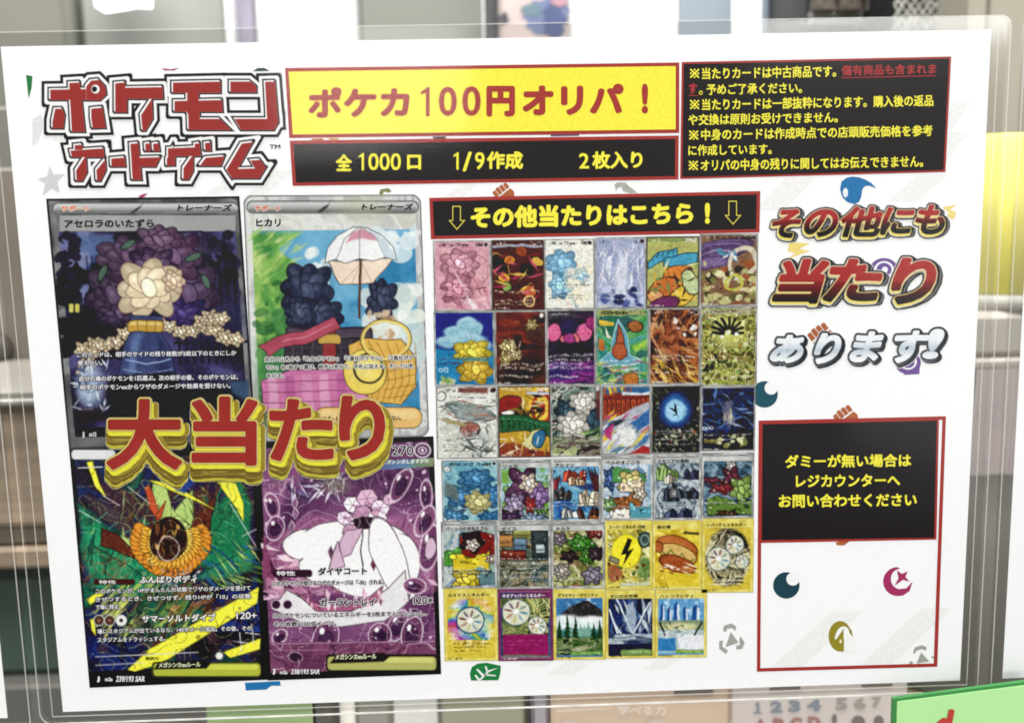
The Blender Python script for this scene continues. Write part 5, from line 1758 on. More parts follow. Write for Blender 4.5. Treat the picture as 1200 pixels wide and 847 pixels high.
def c64(P):
    P.mottled(['1f2c54', '2c3a6a', '16203c', '3a4a7a'], 22, 111, P.region(3, 10, 57, 70))
    P.shards(30, (6, 14, 54, 56), 16, 2.2, ['c8d4dc', '8a9ab0', '5a7aa8', 'e4ecec', '3a4a7a'], 112, (60, 120), 0.8)
    for a, b in (((14, 12), (34, 56)), ((4, 24), (16, 56)), ((30, 60), (54, 16)), ((24, 62), (10, 40))):
        P.line([a, b], 2.2, 'dfe8ea')
        P.line([(a[0] + 1.5, a[1]), (b[0] + 1.5, b[1])], 0.9, '4a5a7a')
    P.poly([(24, 20), (34, 14), (38, 34), (34, 56), (26, 50)], 'b8c8d4', 1, 0.8)
    P.mottled(['8a9aa8', 'c0ccd0', '5a6a80', '3a4460'], 10, 113, P.region(3, 54, 57, 66), 1, (0.5, 2))
    P.rect(3, 68, 57, 80, '2a2444', 1)
    P.rbox(18, 73, 57, 80, 2, '7a9a54')
    prints(P, (75,), 'e0e8c0', 24, 54, 1.8)


def c65(P):
    P.rect(3, 10, 57, 60, '6aa4d0', 0.5)
    P.specks(12, (4, 11, 56, 30), 2, 6, ['e8f0f4', 'c8e0ec'], 114, 0.8, 0.6)
    for x, w_, t in ((8, 3, 16), (16, 3, 20), (25, 4, 14), (35, 3, 20), (47, 5, 18)):
        P.poly([(x - w_, 38), (x - w_ + 1, t + 4), (x, t), (x + w_ - 1, t + 4), (x + w_, 38)], '2f5a9a', 0.5)
        P.poly([(x + w_*0.2, 38), (x + w_*0.3, t + 3), (x + w_ - 0.6, t + 5), (x + w_, 38)], 'd8e4ec', 0.5)
    P.rect(3, 38, 57, 50, '8a9a7a', 1)
    P.ell(28, 46, 22, 5, 'd0d09a', soft=1.5)
    P.rect(3, 50, 57, 78, 'b8c8c8', 1)
    P.rect(3, 60, 24, 76, '3f86bc', 1)
    P.poly([(26, 56), (57, 56), (57, 74), (28, 74)], 'e6e8ee', 0.6)
    P.line([(6, 40), (12, 56)], 2, '2c3038')
    P.line([(54, 40), (46, 56)], 2, '2c3038')
    P.shards(20, (4, 40, 56, 58), 5, 0.8, ['3a4448', 'f0f0e8', '6a8a5a'], 115)
    P.rbox(24, 74, 57, 79, 1.8, '7aa04a')
    prints(P, (75.4,), 'e0e8c0', 28, 54, 1.6)


GRID = [[(c11, 'N', 'd9a5b0', 'ミュウex', '180'), (c12, 'K', '5a2a20', None, None), (c13, 'N', 'ecebe0', 'ミュウex', '180'), (c14, 'N', 'a4acc8', None, None), (c15, 'K', '8a9a5a', None, '370'), (c16, 'N', '8a6a50', 'タケルライコex', '240')],
        [(c21, 'N', '2a6aa8', None, None), (c22, 'N', '4a3020', None, None), (c23, 'N', '2a2030', None, None), (c24, 'N', '4a9a8a', 'ロトムex', None), (c25, 'N', '7a4a2c', None, None), (c26, 'N', 'a8a860', None, None)],
        [(c31, 'N', 'd4d4ca', 'ゲッコ', None), (c32, 'K', 'c8a03c', None, '340'), (c33, 'N', '5a6a60', None, None), (c34, 'N', '8a3a24', None, None), (c35, 'N', '1a1c22', None, None), (c36, 'N', '14182a', None, None)],
        [(c41, 'N', '7ab0c0', 'カメックスex', '330'), (c42, 'S', '9ac0c8', 'リッカ', None), (c43, 'S', '4a86b8', 'アカマツ', None), (c44, 'S', 'b8c8d4', 'ベルのまごころ', None), (c45, 'S', '8a9aa4', 'ミモニアの演説', None), (c46, 'S', '4a6478', None, None)],
        [(c51, 'S', '9ab4bc', 'パソル山のおねえさん', None), (c52, 'S', '5a6a5a', 'ゼイユ', None), (c53, 'S', '9aa060', 'ネルケ', None), (c54, 'Y', 'c8bc4a', 'スーパーエネルギー回収', None), (c55, 'Y', 'd8c038', '命の塔', None), (c56, 'Y', '6a6450', 'リバーサルエネルギー', None)],
        [(c61, 'Y', 'c8a040', 'ルミナスエネルギー', None), (c62, 'M', '6a7a4a', 'ネオアッパーエネルギー', None), (c63, 'Y', '4a82b4', 'グラビティーマウンテン', None), (c64, 'Y', '1f2c54', 'ゼロの大空洞', None), (c65, 'Y', '6aa4d0', 'ハッコウシティ', None)]]

for r_, row_ in enumerate(GRID):
    for c_, (draw, fr, bgc, title, pts) in enumerate(row_):
        x0, x1, y0, y1 = XS[r_][c_], XS[r_][c_+1], YT[r_][c_], YB[r_][c_]
        sh = 1.6 - 3.0*(x0 - 507)/380
        quad = [(x0, y0 + 0.3), (x1 - 0.4, y0 - 0.3), (x1 - 0.4 + sh, y1 - 0.3), (x0 + sh, y1 + 0.3)]
        P = Paint(quad, 0.7, (60, 84), bgc)
        sd_ = 200 + 17*r_ + 3*c_
        P.warp(*((0.5, 14, sd_) if fr in 'YMS' else (1.1, 15, sd_)))
        draw(P)
        P.unwarp()
        P.contours(9, sd_ + 5, '1c1a1a', 0.3 if fr in 'NK' else 0.0, 0.009)
        P.contours(5, sd_ + 6, 'e8e6dc', 0.0, 0.012)
        P.fade(0.92)
        P.c = np.clip((P.c - 128)*1.14 + 122, 0, 255)
        ex, ey = np.minimum(P.x, 60 - P.x), np.minimum(P.y, 84 - P.y)
        e = np.minimum(ex, ey)
        n_ = fbm(P.x/8, P.y/8, sd_, 2)
        P.grain(1.5, 22, sd_, np.nonzero(e > 3)[0])
        P.grain(4, 16, sd_ + 3, np.nonzero(e > 3)[0])
        tint = {'N': mixc([(0.3, '8a8c8a'), (0.7, 'cfd1ce')], n_), 'K': mixc([(0, '33292a'), (1, '6a5a52')], n_), 'S': mixc([(0.3, '8f9290'), (0.7, 'd4d6d3')], n_),
                'Y': mixc([(0.3, 'dcca58'), (0.7, 'f1e582')], n_), 'M': mixc([(0, '6a2a50'), (1, '8a3a6a')], n_)}[fr]
        wd = {'N': 1.6, 'K': 1.6, 'S': 2.6, 'Y': 3.2, 'M': 3.0}[fr]
        a = np.clip((wd - e)/0.8 + 0.5, 0, 1)[:, None]
        if fr == 'S':
            top = np.clip((11 - P.y)/0.8 + 0.5, 0, 1)[:, None]
            P.c = P.c*(1 - top) + mixc([(0.2, 'b4b6b4'), (0.8, 'e0e1dd')], n_)*top
            P.rbox(1.5, 0.8, 58.5, 4.2, 1.5, 'a4a6a4', edge='6a6a6a', ew=0.5)
            P.fineprint(3, 14, 1.4, 1.8, '7a4a3a', 4)
            P.fineprint(42, 57, 1.4, 1.8, '3a3a3a', 6)
        if fr == 'Y':
            top = np.clip((11 - P.y)/0.8 + 0.5, 0, 1)[:, None]
            P.c = P.c*(1 - top) + tint*top
            P.fineprint(3, 12, 1.4, 1.8, '6a5a2a', 4)
            P.fineprint(42, 57, 1.4, 1.8, '5a4c24', 6)
        if fr == 'M':
            top = np.clip((11 - P.y)/0.8 + 0.5, 0, 1)[:, None]
            P.c = P.c*(1 - top) + mixc([(0, '4a3a6a'), (1, '7a2f5a')], P.x/60)*top
            P.rbox(2, 1, 58, 3.6, 1.2, 'b09aa4')
        P.c = P.c*(1 - a) + tint*a
        P.put(np.clip((0.75 - e)/0.5, 0, 1), '6f6c64' if fr != 'Y' else 'a8963c')
        P.fineprint(3, 20, 80.6, 1.6, '4a4640' if fr in 'SY' else 'd8d4cc', sd_)
        o = P.build('card_picture', poster, 2)
        k = Ink()
        if title:
            w_ = min(46, 5.6*len(title))*(x1 - x0)/60
            tx = x0 + (5 if fr != 'N' else 9)*(x1 - x0)/60
            ty = y0 + {'N': 2.6, 'K': 2.6, 'S': 6.0, 'Y': 5.6, 'M': 6.0}[fr]
            k.text(title, tx, tx + w_, ty, ty + 4.6, 'e8ecf4' if fr == 'M' else '1c1a18', 4, bold=0.035, slope=-0.012)
        if pts:
            k.text(pts, x0 + 44*(x1-x0)/60, x0 + 52*(x1-x0)/60, y0 + 2.6, y0 + 6.8, 'f4f0e4' if fr == 'K' else '1c1a18', 4, bold=0.03)
        if c_ == 3 and r_ == 2:
            pass
        if k.n:
            k.build('lettering', o)

# ------------------------------------------------------------------ big gold-edged lettering across the cards
def big_shade(P, d, st, row):
    X, Y = P.X.reshape(d.shape), P.Y.reshape(d.shape)
    n = fbm(X/16, Y/2.5, 12, 2)
    n2 = fbm(X/26, Y/26, 15, 2)
    out = np.zeros(d.shape)
    def put(a, c):
        P.c += (np.asarray(c, float).reshape(-1, 3) - P.c)*a.ravel()[:, None]
    tones = [(s_[0], tuple(np.array(hexc(s_[1]), float)*np.array([0.93, 0.90, 1.0]))) for s_ in [(0, 'd9d68c'), (0.05, 'dbd742'), (0.24, 'd1cb36'), (0.30, '584818'), (0.36, '806e28'), (0.48, '86742e'), (0.52, 'c3b84c'), (0.58, '7d6c29'), (0.74, '726123'), (0.79, 'd0cc42'), (0.92, 'dad74c'), (1.0, '726726')]]
    K = 18.5
    for k_ in np.arange(K, -0.1, -st):
        t = k_/K
        wd = 2.4 + (2.4 if k_ > 8 else 0.0)
        s_ = shifted(d, 2.5 if k_ > 8 else 0.6 + 1.2*t, k_*0.98, st)
        a = cov(s_, wd)
        out = np.maximum(out, a)
        c = mixc(tones, t + (n - 0.5)*0.20 + (n2 - 0.5)*0.14)
        put(a, c)
    for dx in np.arange(9.0, 0, -0.5):       # the side faces beside the upright strokes
        s_ = shifted(d, dx, 5.5, st)
        a = cov(s_, 1.6)
        out = np.maximum(out, a)
        put(a, mixc([(0, 'efe944'), (0.35, 'd8cf45'), (0.5, '8f7a2c'), (1, 'a8953c')], dx/9 + (n - 0.5)*0.3))
    put(cov(d, 2.6), mixc([(0, 'a78f3a'), (1, 'b59c44')], n))
    put(cov(d, 1.7), mixc([(0, 'efe9a0'), (1, 'e4d77a')], n))
    put(cov(d, 0.5), mixc([(0, '7e3a22'), (1, '7e3a22')], n))
    put(cov(d, 0.0), mixc([(0, '97302a'), (1, 'a83631')], n2))
    return out > 0.5


rowb = dict(text=[('大', 2.6, 125, 213, 467.5, 550), ('当', 2.6, 224.7, 301.7, 464.7, 545.3), ('た', 2.6, 315.7, 390.8, 467.4, 539.8), ('り', 2.6, 397.5, 451.3, 463.8, 539)])
fancy('prize_lettering', [rowb], (112, 452, 474, 586), 0.5, big_shade, 'large red lettering with thick gold extruded edges', 9)

# ------------------------------------------------------------------ clear sleeves
RIM_HIGHLIGHT = plain_mat('rim_highlight_white', 'e8e6de', rough=0.25, scale=120, var=0.2)  # opaque white puts the bottom edge's highlight into the colour

def rounded(x0, x1, z0, z1, r, n=6):
    pts = []
    for cx, cz, b, rr in ((x1 - r[0], z1 - r[0], 0, r[0]), (x0 + r[1], z1 - r[1], 90, r[1]), (x0 + r[2], z0 + r[2], 180, r[2]), (x1 - r[3], z0 + r[3], 270, r[3])):
        for k in range(n + 1):
            t = math.radians(b + 90*k/n)
            pts.append((cx + rr*math.cos(t), cz + rr*math.sin(t)))
    return pts


def bars(segs, wd, y0, y1):
    """Square-section strips joined into one mesh."""
    V, F = [], []
    for (a, b) in segs:
        a, b = np.array(a), np.array(b)
        e = (b - a)/np.linalg.norm(b - a)
        nrm = np.array([-e[1], e[0]])*wd/2
        i = len(V)
        for y in (y0, y1):
            for p in (a - nrm, b - nrm, b + nrm, a + nrm):
                V.append((p[0], y, p[1]))
        F += [tuple(i + j for j in f) for f in ((0, 1, 2, 3), (7, 6, 5, 4), (0, 4, 5, 1), (1, 5, 6, 2), (2, 6, 7, 3), (3, 7, 4, 0))]
    return V, F


def sleeve(x0, x1, z0, z1, inner, radii, label, group=None):
    t = thing('clear_sleeve', ((x0 + x1)/2, 0, z0), label, 'plastic sleeve')
    out = rounded(x0, x1, z0, z1, radii)
    n = len(out)
    mesh_from('front_film', [(x, -0.0015, z) for x, z in out], [tuple(range(n))[::-1]], FILM, None, t)
    mesh_from('back_film', [(x, 0.0008, z) for x, z in out], [tuple(range(n))], FILM_BACK, None, t)
    V, F = bars([(out[i], out[(i + 1) % n]) for i in range(n)], 0.00030, -0.00165, -0.00135)
    mesh_from('rim', V, F, WELD, None, t)
    V, F = bars([((x0 + radii[2], z0 + 0.00015), (x1 - radii[3], z0 + 0.00015))], 0.00055, -0.0019, -0.00168)
    mesh_from('bottom_rim_highlight', V, F, RIM_HIGHLIGHT, None, t)
    if inner is None:
        return t
    a, b, c = inner
    V, F = bars([((x0 + a, z0 + b), (x0 + a, z1 - 0.001)), ((x1 - c, z0 + b), (x1 - c, z1 - 0.001)), ((x0 + a, z0 + b), (x1 - c, z0 + b))], 0.00026, -0.00162, -0.0014)
    mesh_from('weld_line', V, F, WELD, None, t)
    return t


sleeve(-hw - 0.0068, hw + 0.0053, ZC - hh - 0.0034, ZC + hh + 0.0039, (0.0040, 0.0026, 0.0037), (0.003, 0.003, 0.004, 0.002),
       'middle clear plastic sleeve with welded edges around the prize poster')


def side_sheet(x0, x1, z0, z1, label):
    p = thing('paper_sheet', ((x0 + x1)/2, 0, z0), label, 'paper')
    v = [(x, y, z) for y in (0.0002, 0.0) for x, z in ((x0, z0), (x1, z0), (x1, z1), (x0, z1))]
    mesh_from('sheet', v, [(0, 1, 2, 3), (4, 5, 6, 7), (0, 1, 5, 4), (1, 2, 6, 5), (2, 3, 7, 6), (3, 0, 4, 7)], PAPER, None, p)


XR = float(unproject(1180, 700, 0)[0])
side_sheet(XR, XR + PW, ZC - hh + 0.0002, ZC + hh + 0.0002, 'blank white edge of the next poster at the right side')
sleeve(XR - 0.0046, XR + PW + 0.006, ZC - hh - 0.0036, ZC + hh + 0.0042, None, (0.003, 0.004, 0.002, 0.003), 'clear sleeve at the right side holding a blank white sheet')
pl = unproject(8.5, 838, 0)
side_sheet(float(pl[0]) - PW, float(pl[0]), float(pl[2]) - 0.0008, float(pl[2]) + PH, 'white sheet corner showing low at the left side')
xa = float(unproject(30, 765, 0)[0])
sleeve(float(pl[0]) - PW - 0.006, xa, float(pl[2]) - 0.0026, float(pl[2]) + PH + 0.003, None, (0.003, 0.003, 0.003, 0.001), 'clear sleeve at the left side beside the poster')

# ------------------------------------------------------------------ the shop behind the sleeves
BG = 1.75


def bmat(name, c, **kw):
    kw.setdefault('gain', BG)
    return plain_mat(name, c, **kw)


_mats = {}


def bm(name, c, **kw):
    if name not in _mats:
        _mats[name] = bmat(name, c, **kw)
    return _mats[name]


def box_verts(x0, x1, y0, y1, z0, z1, bev=0.002):
    """Box with chamfered upright and front edges."""
    b = min(bev, (x1-x0)/4, (y1-y0)/4, (z1-z0)/4)
    V = []
    for z, k in ((z0, b), (z0 + b, 0), (z1 - b, 0), (z1, b)):
        V += [(x0 + k + b, y0 + k, z), (x1 - k - b, y0 + k, z), (x1 - k, y0 + k + b, z), (x1 - k, y1 - k - b, z), (x1 - k - b, y1 - k, z), (x0 + k + b, y1 - k, z), (x0 + k, y1 - k - b, z), (x0 + k, y0 + k + b, z)]
    F = [tuple(range(8))[::-1], tuple(range(24, 32))]
    for l in range(3):
        for i in range(8):
            j = (i + 1) % 8
            F.append((l*8 + i, l*8 + j, l*8 + 8 + j, l*8 + 8 + i))
    return V, F


def box(name, x0, x1, y0, y1, z0, z1, mat, parent=None, bev=0.002, **kw):
    V, F = box_verts(x0, x1, y0, y1, z0, z1, bev)
    return mesh_from(name, V, F, mat, None, parent, **kw)


def lathe(name, cx, cy, prof, mat, parent=None, n=40, **kw):
    V, F = [], []
    for r, z in prof:
        V += [(cx + r*math.cos(2*math.pi*i/n), cy + r*math.sin(2*math.pi*i/n), z) for i in range(n)]
    for l in range(len(prof) - 1):
        for i in range(n):
            j = (i + 1) % n
            F.append((l*n + i, l*n + j, l*n + n + j, l*n + n + i))
    F += [tuple(range(n))[::-1], tuple((len(prof)-1)*n + i for i in range(n))]
    o = mesh_from(name, V, F, mat, None, parent, **kw)
    for p in o.data.polygons:
        p.use_smooth = len(p.vertices) == 4
    return o


def at(px, py, y):
    p = unproject(px, py, -y)
    return float(p[0]), float(p[2])


def X(px, py, y):
    return at(px, py, y)[0]


def Z(px, py, y):
    return at(px, py, y)[1]


# setting
WALL = bm('painted_wall', 'b4b3a2', gain=2.0, scale=3, var=0.06)
mesh_from('wall', [(-4, 1.6, 0), (4, 1.6, 0), (4, 1.6, 3.2), (-4, 1.6, 3.2), (-4, 1.7, 0), (4, 1.7, 0), (4, 1.7, 3.2), (-4, 1.7, 3.2)],
          [(0, 1, 2, 3), (7, 6, 5, 4), (0, 4, 5, 1), (1, 5, 6, 2), (2, 6, 7, 3), (3, 7, 4, 0)], WALL, kind='structure')
mesh_from('floor', [(-4, -4, 0), (4, -4, 0), (4, 1.6, 0), (-4, 1.6, 0)], [(0, 1, 2, 3)], bm('floor_tiles', '8f8b84', scale=6, var=0.1), kind='structure')

# left: wooden display rack, storage box
GREY = bm('grey_board', 'a5a39a', scale=8, var=0.07)
TAUPE = bm('taupe_board', '988d80', gain=1.4, scale=10, var=0.1)
WOOD = bm('brown_wood', '9c8a76', gain=0.66, scale=14, var=0.22, stretch=(1, 1, 14))
WOODD = bm('dark_wood', '766c5d', gain=0.7, scale=14, var=0.25, stretch=(1, 1, 14))
RAIL_HIGHLIGHT = bm('rail_highlight_pale', 'cfccc4', rough=0.3, scale=60, var=0.12)
y = 0.22
xl, xr = -0.75, X(300, 500, y)
zz = lambda py: Z(30, py, y)
rack = thing('display_rack', ((xl + xr)/2, y, 0), 'brown wooden display rack with a pale metal rail, left of the poster', 'rack')
box('back_board', xl, xr, y + 0.16, y + 0.175, 0.2, zz(90), GREY, rack)
box('taupe_board', xl, xr, y + 0.10, y + 0.112, zz(480), Z(30, 196, y + 0.10), TAUPE, rack)
box('price_rail', xl, xr, y - 0.006, y + 0.10, zz(476), zz(452), bm('grey_rail', 'b3aea4', scale=30), rack, 0.003)
box('rail_highlight', xl, xr, y - 0.010, y - 0.006, zz(471), zz(464), RAIL_HIGHLIGHT, rack, 0.001)  # highlight along the price rail, put in as a paler strip
box('wood_panel', xl, xr, y, y + 0.018, zz(618), zz(477), WOOD, rack, 0.003)
box('lower_rail', xl, xr, y + 0.004, y + 0.05, zz(641), zz(619), WOODD, rack)
box('lower_panel', xl, xr, y, y + 0.03, zz(667), zz(642), WOOD, rack)
for sx in (xl, xr - 0.02):
    box('upright', sx, sx + 0.02, y + 0.115, y + 0.158, 0.0, zz(95), WOODD, rack)
box('base_board', xl, xr, y, y + 0.155, 0.0, zz(803), bm('base_grey', '7d7b76', gain=1.15, scale=9, var=0.1), rack)
sb = thing('storage_box', (-0.3, y + 0.05, zz(803)), 'dark green storage box standing low in the wooden rack', 'box')
box('body', xl + 0.03, X(140, 740, y), y + 0.012, y + 0.15, zz(802.6), zz(680), bm('dark_green_plastic', '46574c', gain=0.9, rough=0.4, scale=6, var=0.16), sb, 0.004)
box('lid', xl + 0.027, X(143, 740, y), y + 0.008, y + 0.152, zz(679.6), zz(668), bm('dark_green_lid', '3c4b42', rough=0.4), sb, 0.003)
kx, kz = at(-3, 408, y + 0.10)
kn = lathe('round_knob', 0, 0, [(0.0001, 0.012), (0.0085, 0.012), (0.010, 0.009), (0.010, 0.0)], bm('knob_grey', '6f6860', rough=0.4), rack, 28)
kn.location = (kx - (xl + xr)/2, 0.10, kz)
kn.rotation_euler = (math.pi/2, 0, 0)
for v_ in kn.data.vertices:
    v_.co.x += (xl + xr)/2
    v_.co.y += y

# bottom: things on the low shelf behind the sleeve
y = 0.13
zs = Z(600, 900, y) - 0.02
sh = thing('low_shelf', (0.02, y + 0.1, 0), 'long pale shelf carrying boxes and papers behind the sleeve bottom', 'shelf')
box('board', X(200, 847, y), X(1090, 847, y), y - 0.02, y + 0.08, zs - 0.02, zs, GREY, sh)
for px in (225, 1060):
    box('leg', X(px, 847, y), X(px, 847, y) + 0.02, y + 0.01, y + 0.04, 0, zs - 0.0202, GREY, sh)


def shelf_box(name, px0, px1, pyt, depth, mat, label, cat, yo=0.0, bev=0.002):
    t = thing(name, ((X(px0, 840, y) + X(px1, 840, y))/2, y + yo, zs), label, cat)
    box('body', X(px0, 840, y + yo), X(px1, 840, y + yo), y + yo, y + yo + depth, zs, Z((px0 + px1)/2, pyt, y + yo), mat, t, bev)
    return t


shelf_box('green_card', 242, 366, 790, 0.002, bm('pale_green_card', 'bcd79a', gain=1.5), 'pale green card showing under the left part of the poster', 'card', -0.012, 0.0005)
shelf_box('grey_post', 369, 392, 760, 0.02, bm('dark_grey_plastic', '6f6c68', gain=1.0), 'dark grey upright bar beside the pale green card', 'bar', 0.02)
t = thing('paper_roll', (X(404, 840, y), y + 0.01, zs), 'slim white paper roll standing beside the dark grey bar', 'paper roll')
lathe('roll', X(404, 840, y), y + 0.01, [(0.003, zs), (0.0034, zs + 0.0005), (0.0034, Z(404, 780, y)), (0.002, Z(404, 779, y))], bm('roll_white', 'd9d4ca', gain=1.0), t, 20)
shelf_box('grey_box', 416, 459, 790, 0.04, bm('mid_grey_box', 'a19d94', gain=1.0), 'small grey box between the white roll and the white sheet', 'box', 0.012)
shelf_box('white_sheet', 462, 513, 770, 0.003, bm('white_card', 'fffdf6', gain=1.3), 'bright white card standing under the middle of the poster', 'card', 0.004, 0.0005)
kb = shelf_box('khaki_box', 518, 617, 792, 0.05, bm('khaki_board', 'a3a08a', gain=1.0, scale=9, var=0.1), 'khaki grey carton left of the brown box', 'box', 0.0)
box('edge_strip', X(617.5, 840, y), X(620, 840, y), y - 0.001, y + 0.02, zs, Z(600, 790, y), bm('dark_edge', '6a6560'), kb, 0.0003)
shelf_box('lavender_folder', 622, 644, 785, 0.03, bm('lavender_grey', 'aea8b0', gain=0.9), 'narrow lavender grey folder beside the brown box', 'folder', 0.002)


def shelf_text(parent, items, yy):
    """Flat lettering on a box front, traced on the plane y = yy."""
    for name, mat, rows in items:
        V, F = [], []
        for r in rows:
            if isinstance(r[0], str):
                v_, f_, e_, a_ = glyphs(r[0], r[5], 3)
                p = fit(v_, r[1], r[2], r[3], r[4])
            else:
                p, f_ = np.array(r, float), [tuple(range(len(r)))]
            i = len(V)
            V += [tuple(q) for q in unproject(p[:, 0], p[:, 1], np.full(len(p), -yy))]
            F += [tuple(a + i for a in f) for f in f_]
        mesh_from(name, V, F, mat, None, parent)


bb = shelf_box('brown_box', 646, 857, 796, 0.05, bm('brown_card', '9c8a78', gain=0.5, scale=6, var=0.1, stretch=(1, 1, 8)), 'brown carton with white Japanese lettering under the poster', 'box', -0.004)
CREAM = bm('cream_print', 'd8ccbe', gain=0.8)
shelf_text(bb, [('lettering', CREAM, [('学べる力', 724, 780, 826, 837.5, 0.03)]),
                ('round_print', bm('pale_print', 'bcaea0', gain=0.8), [[(668 + 14*math.cos(a), 852 + 10*math.sin(a)) for a in np.linspace(0, 6.1, 20)]]),
                ('round_print', bm('pale_print', 'bcaea0', gain=0.8), [[(770 + 15*math.cos(a), 853 + 12*math.sin(a)) for a in np.linspace(0, 6.1, 20)]]),
                ('print_bar', bm('grey_print', '6f675f', gain=0.8), [[(790, 807.5), (836, 806.2), (836, 812.5), (790, 813.8)]]),
                ('white_band', CREAM, [[(652, 832), (716, 828.6), (716, 829.8), (652, 833.4)]])], y - 0.0045)
ls = shelf_box('letter_sheet', 859, 1062, 794, 0.004, bm('letter_grey_sheet', 'b3aaa4', gain=0.68, scale=12, var=0.07), 'grey sheet printed with faded numbers and letters under the poster', 'paper', -0.006, 0.0005)
shelf_text(ls, [('numbers', bm('slate_print', '7d828a', gain=0.8), [[(885, 824), (890, 822), (890, 834), (893, 834), (893, 836), (883, 836), (883, 834), (887, 834), (887, 826), (885, 826.5)], ('2', 903, 917, 821, 835, 0.06), ('3', 924, 938, 820, 834, 0.06), ('4', 946, 962, 819, 833, 0.06)]),
                ('faded_numbers', bm('faded_print', '948e86', gain=0.8), [('5', 980, 993, 817, 832, 0.05), ('6', 1001, 1015, 817, 831, 0.05), ('7', 1022, 1033, 816.5, 829, 0.05)]),
                ('letters', bm('dull_red_print', '97706c', gain=0.8), [('A', 884, 899, 842, 858, 0.07), ('B', 906, 920, 841, 857, 0.07), ('C', 926, 940, 840, 856, 0.07), ('D', 947, 962, 839, 855, 0.07)]),
                ('small_shapes', bm('dark_print', '6f6862', gain=0.8), [[(978 + 3*math.cos(a), 842 + 6*math.sin(a)) for a in np.linspace(0, 6, 10)], [(1006 + 8*math.cos(a), 846 + 8*math.sin(a)) for a in np.linspace(0, 6.1, 16)], [(1030 + 6*math.cos(a), 845 + 7*math.sin(a)) for a in np.linspace(0, 6.1, 16)]]),
                ('print_bar', bm('grey_print', '6f675f', gain=0.8), [[(902, 804.2), (938, 803), (938, 807.5), (902, 808.7)]]), ('print_bar', bm('grey_print', '6f675f', gain=0.8), [[(1010, 801.5), (1046, 800), (1046, 804), (1010, 805.4)]])], y - 0.0065)

# right: grey bin with a striped paper, beige tray, yellow bucket
y = 0.30
cxr = X(1160, 660, y)
zo = Z(1150, 830, y)
tb = thing('olive_stand', (cxr, y + 0.08, 0), 'olive stand under the grey bin at the right', 'stand')
box('top_board', cxr - 0.09, cxr + 0.16, y - 0.01, y + 0.16, zo - 0.02, zo, bm('olive_board', '857f60', scale=10, var=0.15), tb)
for dx in (-0.08, 0.13):
    box('leg', cxr + dx, cxr + dx + 0.02, y + 0.02, y + 0.04, 0, zo - 0.0202, bm('olive_board', '857f60'), tb)
gb = thing('grey_bin', (cxr + 0.02, y + 0.075, zo), 'round grey bin below the yellow bucket, right of the poster', 'bin')
lathe('body', cxr + 0.02, y + 0.075, [(0.068, zo), (0.071, zo + 0.002), (0.078, Z(1160, 436, y)), (0.074, Z(1160, 434, y))], bm('bin_grey', '96938c', gain=1.25, rough=0.35, scale=8, var=0.1), gb, 64)
sp = thing('striped_paper', (cxr, y - 0.006, Z(1150, 557, y)), 'white paper with fine pink stripes hung on the grey bin', 'paper')
V, F = [], []
for i in range(13):
    f = i/12
    for j, py in enumerate((556, 500, 470, 431)):
        xx = X(1139 + f*62, 500, y - 0.008)
        V.append((xx, y - 0.008 - 0.0012*math.sin(f*9) - 0.001*j, Z(1160, py, y - 0.008)))
n0 = len(V)
V += [(a, b + 0.0006, c) for a, b, c in V]
for i in range(12):
    for j in range(3):
        a = i*4 + j
        F += [(a, a + 4, a + 5, a + 1), (n0 + a, n0 + a + 1, n0 + a + 5, n0 + a + 4)]
SP, nt, bs = new_mat('pink_striped_paper')
tc = nt.nodes.new('ShaderNodeTexCoord')
wv = nt.nodes.new('ShaderNodeTexWave')
wv.inputs['Scale'].default_value = 140
wv.inputs['Distortion'].default_value = 0.6
cr = nt.nodes.new('ShaderNodeValToRGB')
cr.color_ramp.elements[0].color = (0.40, 0.31, 0.30, 1)
cr.color_ramp.elements[1].color = (0.66, 0.60, 0.59, 1)
nt.links.new(tc.outputs['Object'], wv.inputs['Vector'])
nt.links.new(wv.outputs['Fac'], cr.inputs[0])
nt.links.new(cr.outputs[0], bs.inputs['Base Color'])
mesh_from('sheet', V, F, SP, None, sp)
zt = Z(1160, 433, y)
ct = thing('beige_tray', (cxr + 0.02, y + 0.075, zt), 'beige tray between the yellow bucket and the grey bin', 'tray')
box('body', cxr - 0.065, cxr + 0.13, y - 0.002, y + 0.15, zt, Z(1160, 420, y), bm('beige_board', 'd3cbc0', gain=1.3), ct, 0.003)
box('upper_body', cxr - 0.06, cxr + 0.125, y + 0.001, y + 0.148, Z(1160, 419.5, y), Z(1160, 366, y), bm('beige_board', 'd3cbc0', gain=1.3), ct, 0.004)
zy = Z(1160, 365.8, y)
yb = thing('yellow_bucket', (cxr + 0.03, y + 0.075, zy), 'bright yellow bucket with a white rim at its foot, right of the poster', 'bucket')
lathe('body', cxr + 0.03, y + 0.075, [(0.0745, Z(1160, 347, y)), (0.0755, Z(1160, 345, y)), (0.0775, Z(1160, 160, y)), (0.074, Z(1160, 156, y))], bm('yellow_plastic', 'f9ef7c', rough=0.35, scale=5, var=0.05, gain=1.25), yb, 64)
lathe('foot_rim', cxr + 0.03, y + 0.075, [(0.074, zy), (0.0765, zy + 0.001), (0.0765, Z(1160, 349, y)), (0.074, Z(1160, 347.2, y))], bm('rim_white', 'f6f2e4', rough=0.35), yb, 64)

# top: far shop fittings
y = 1.0


def fitting(name, px0, px1, pyt, pyb, mat, label, cat, yy=1.0, depth=0.06, zb=None):
    z0 = 0.0 if zb is None else zb
    a, b = X(px0, 20, yy), X(px1, 20, yy)
    t = thing(name, ((a + b)/2, yy, z0), label, cat)
    box('body', a, b, yy, yy + depth, z0, Z((px0 + px1)/2, pyt, yy), mat, t, 0.004)
    return t


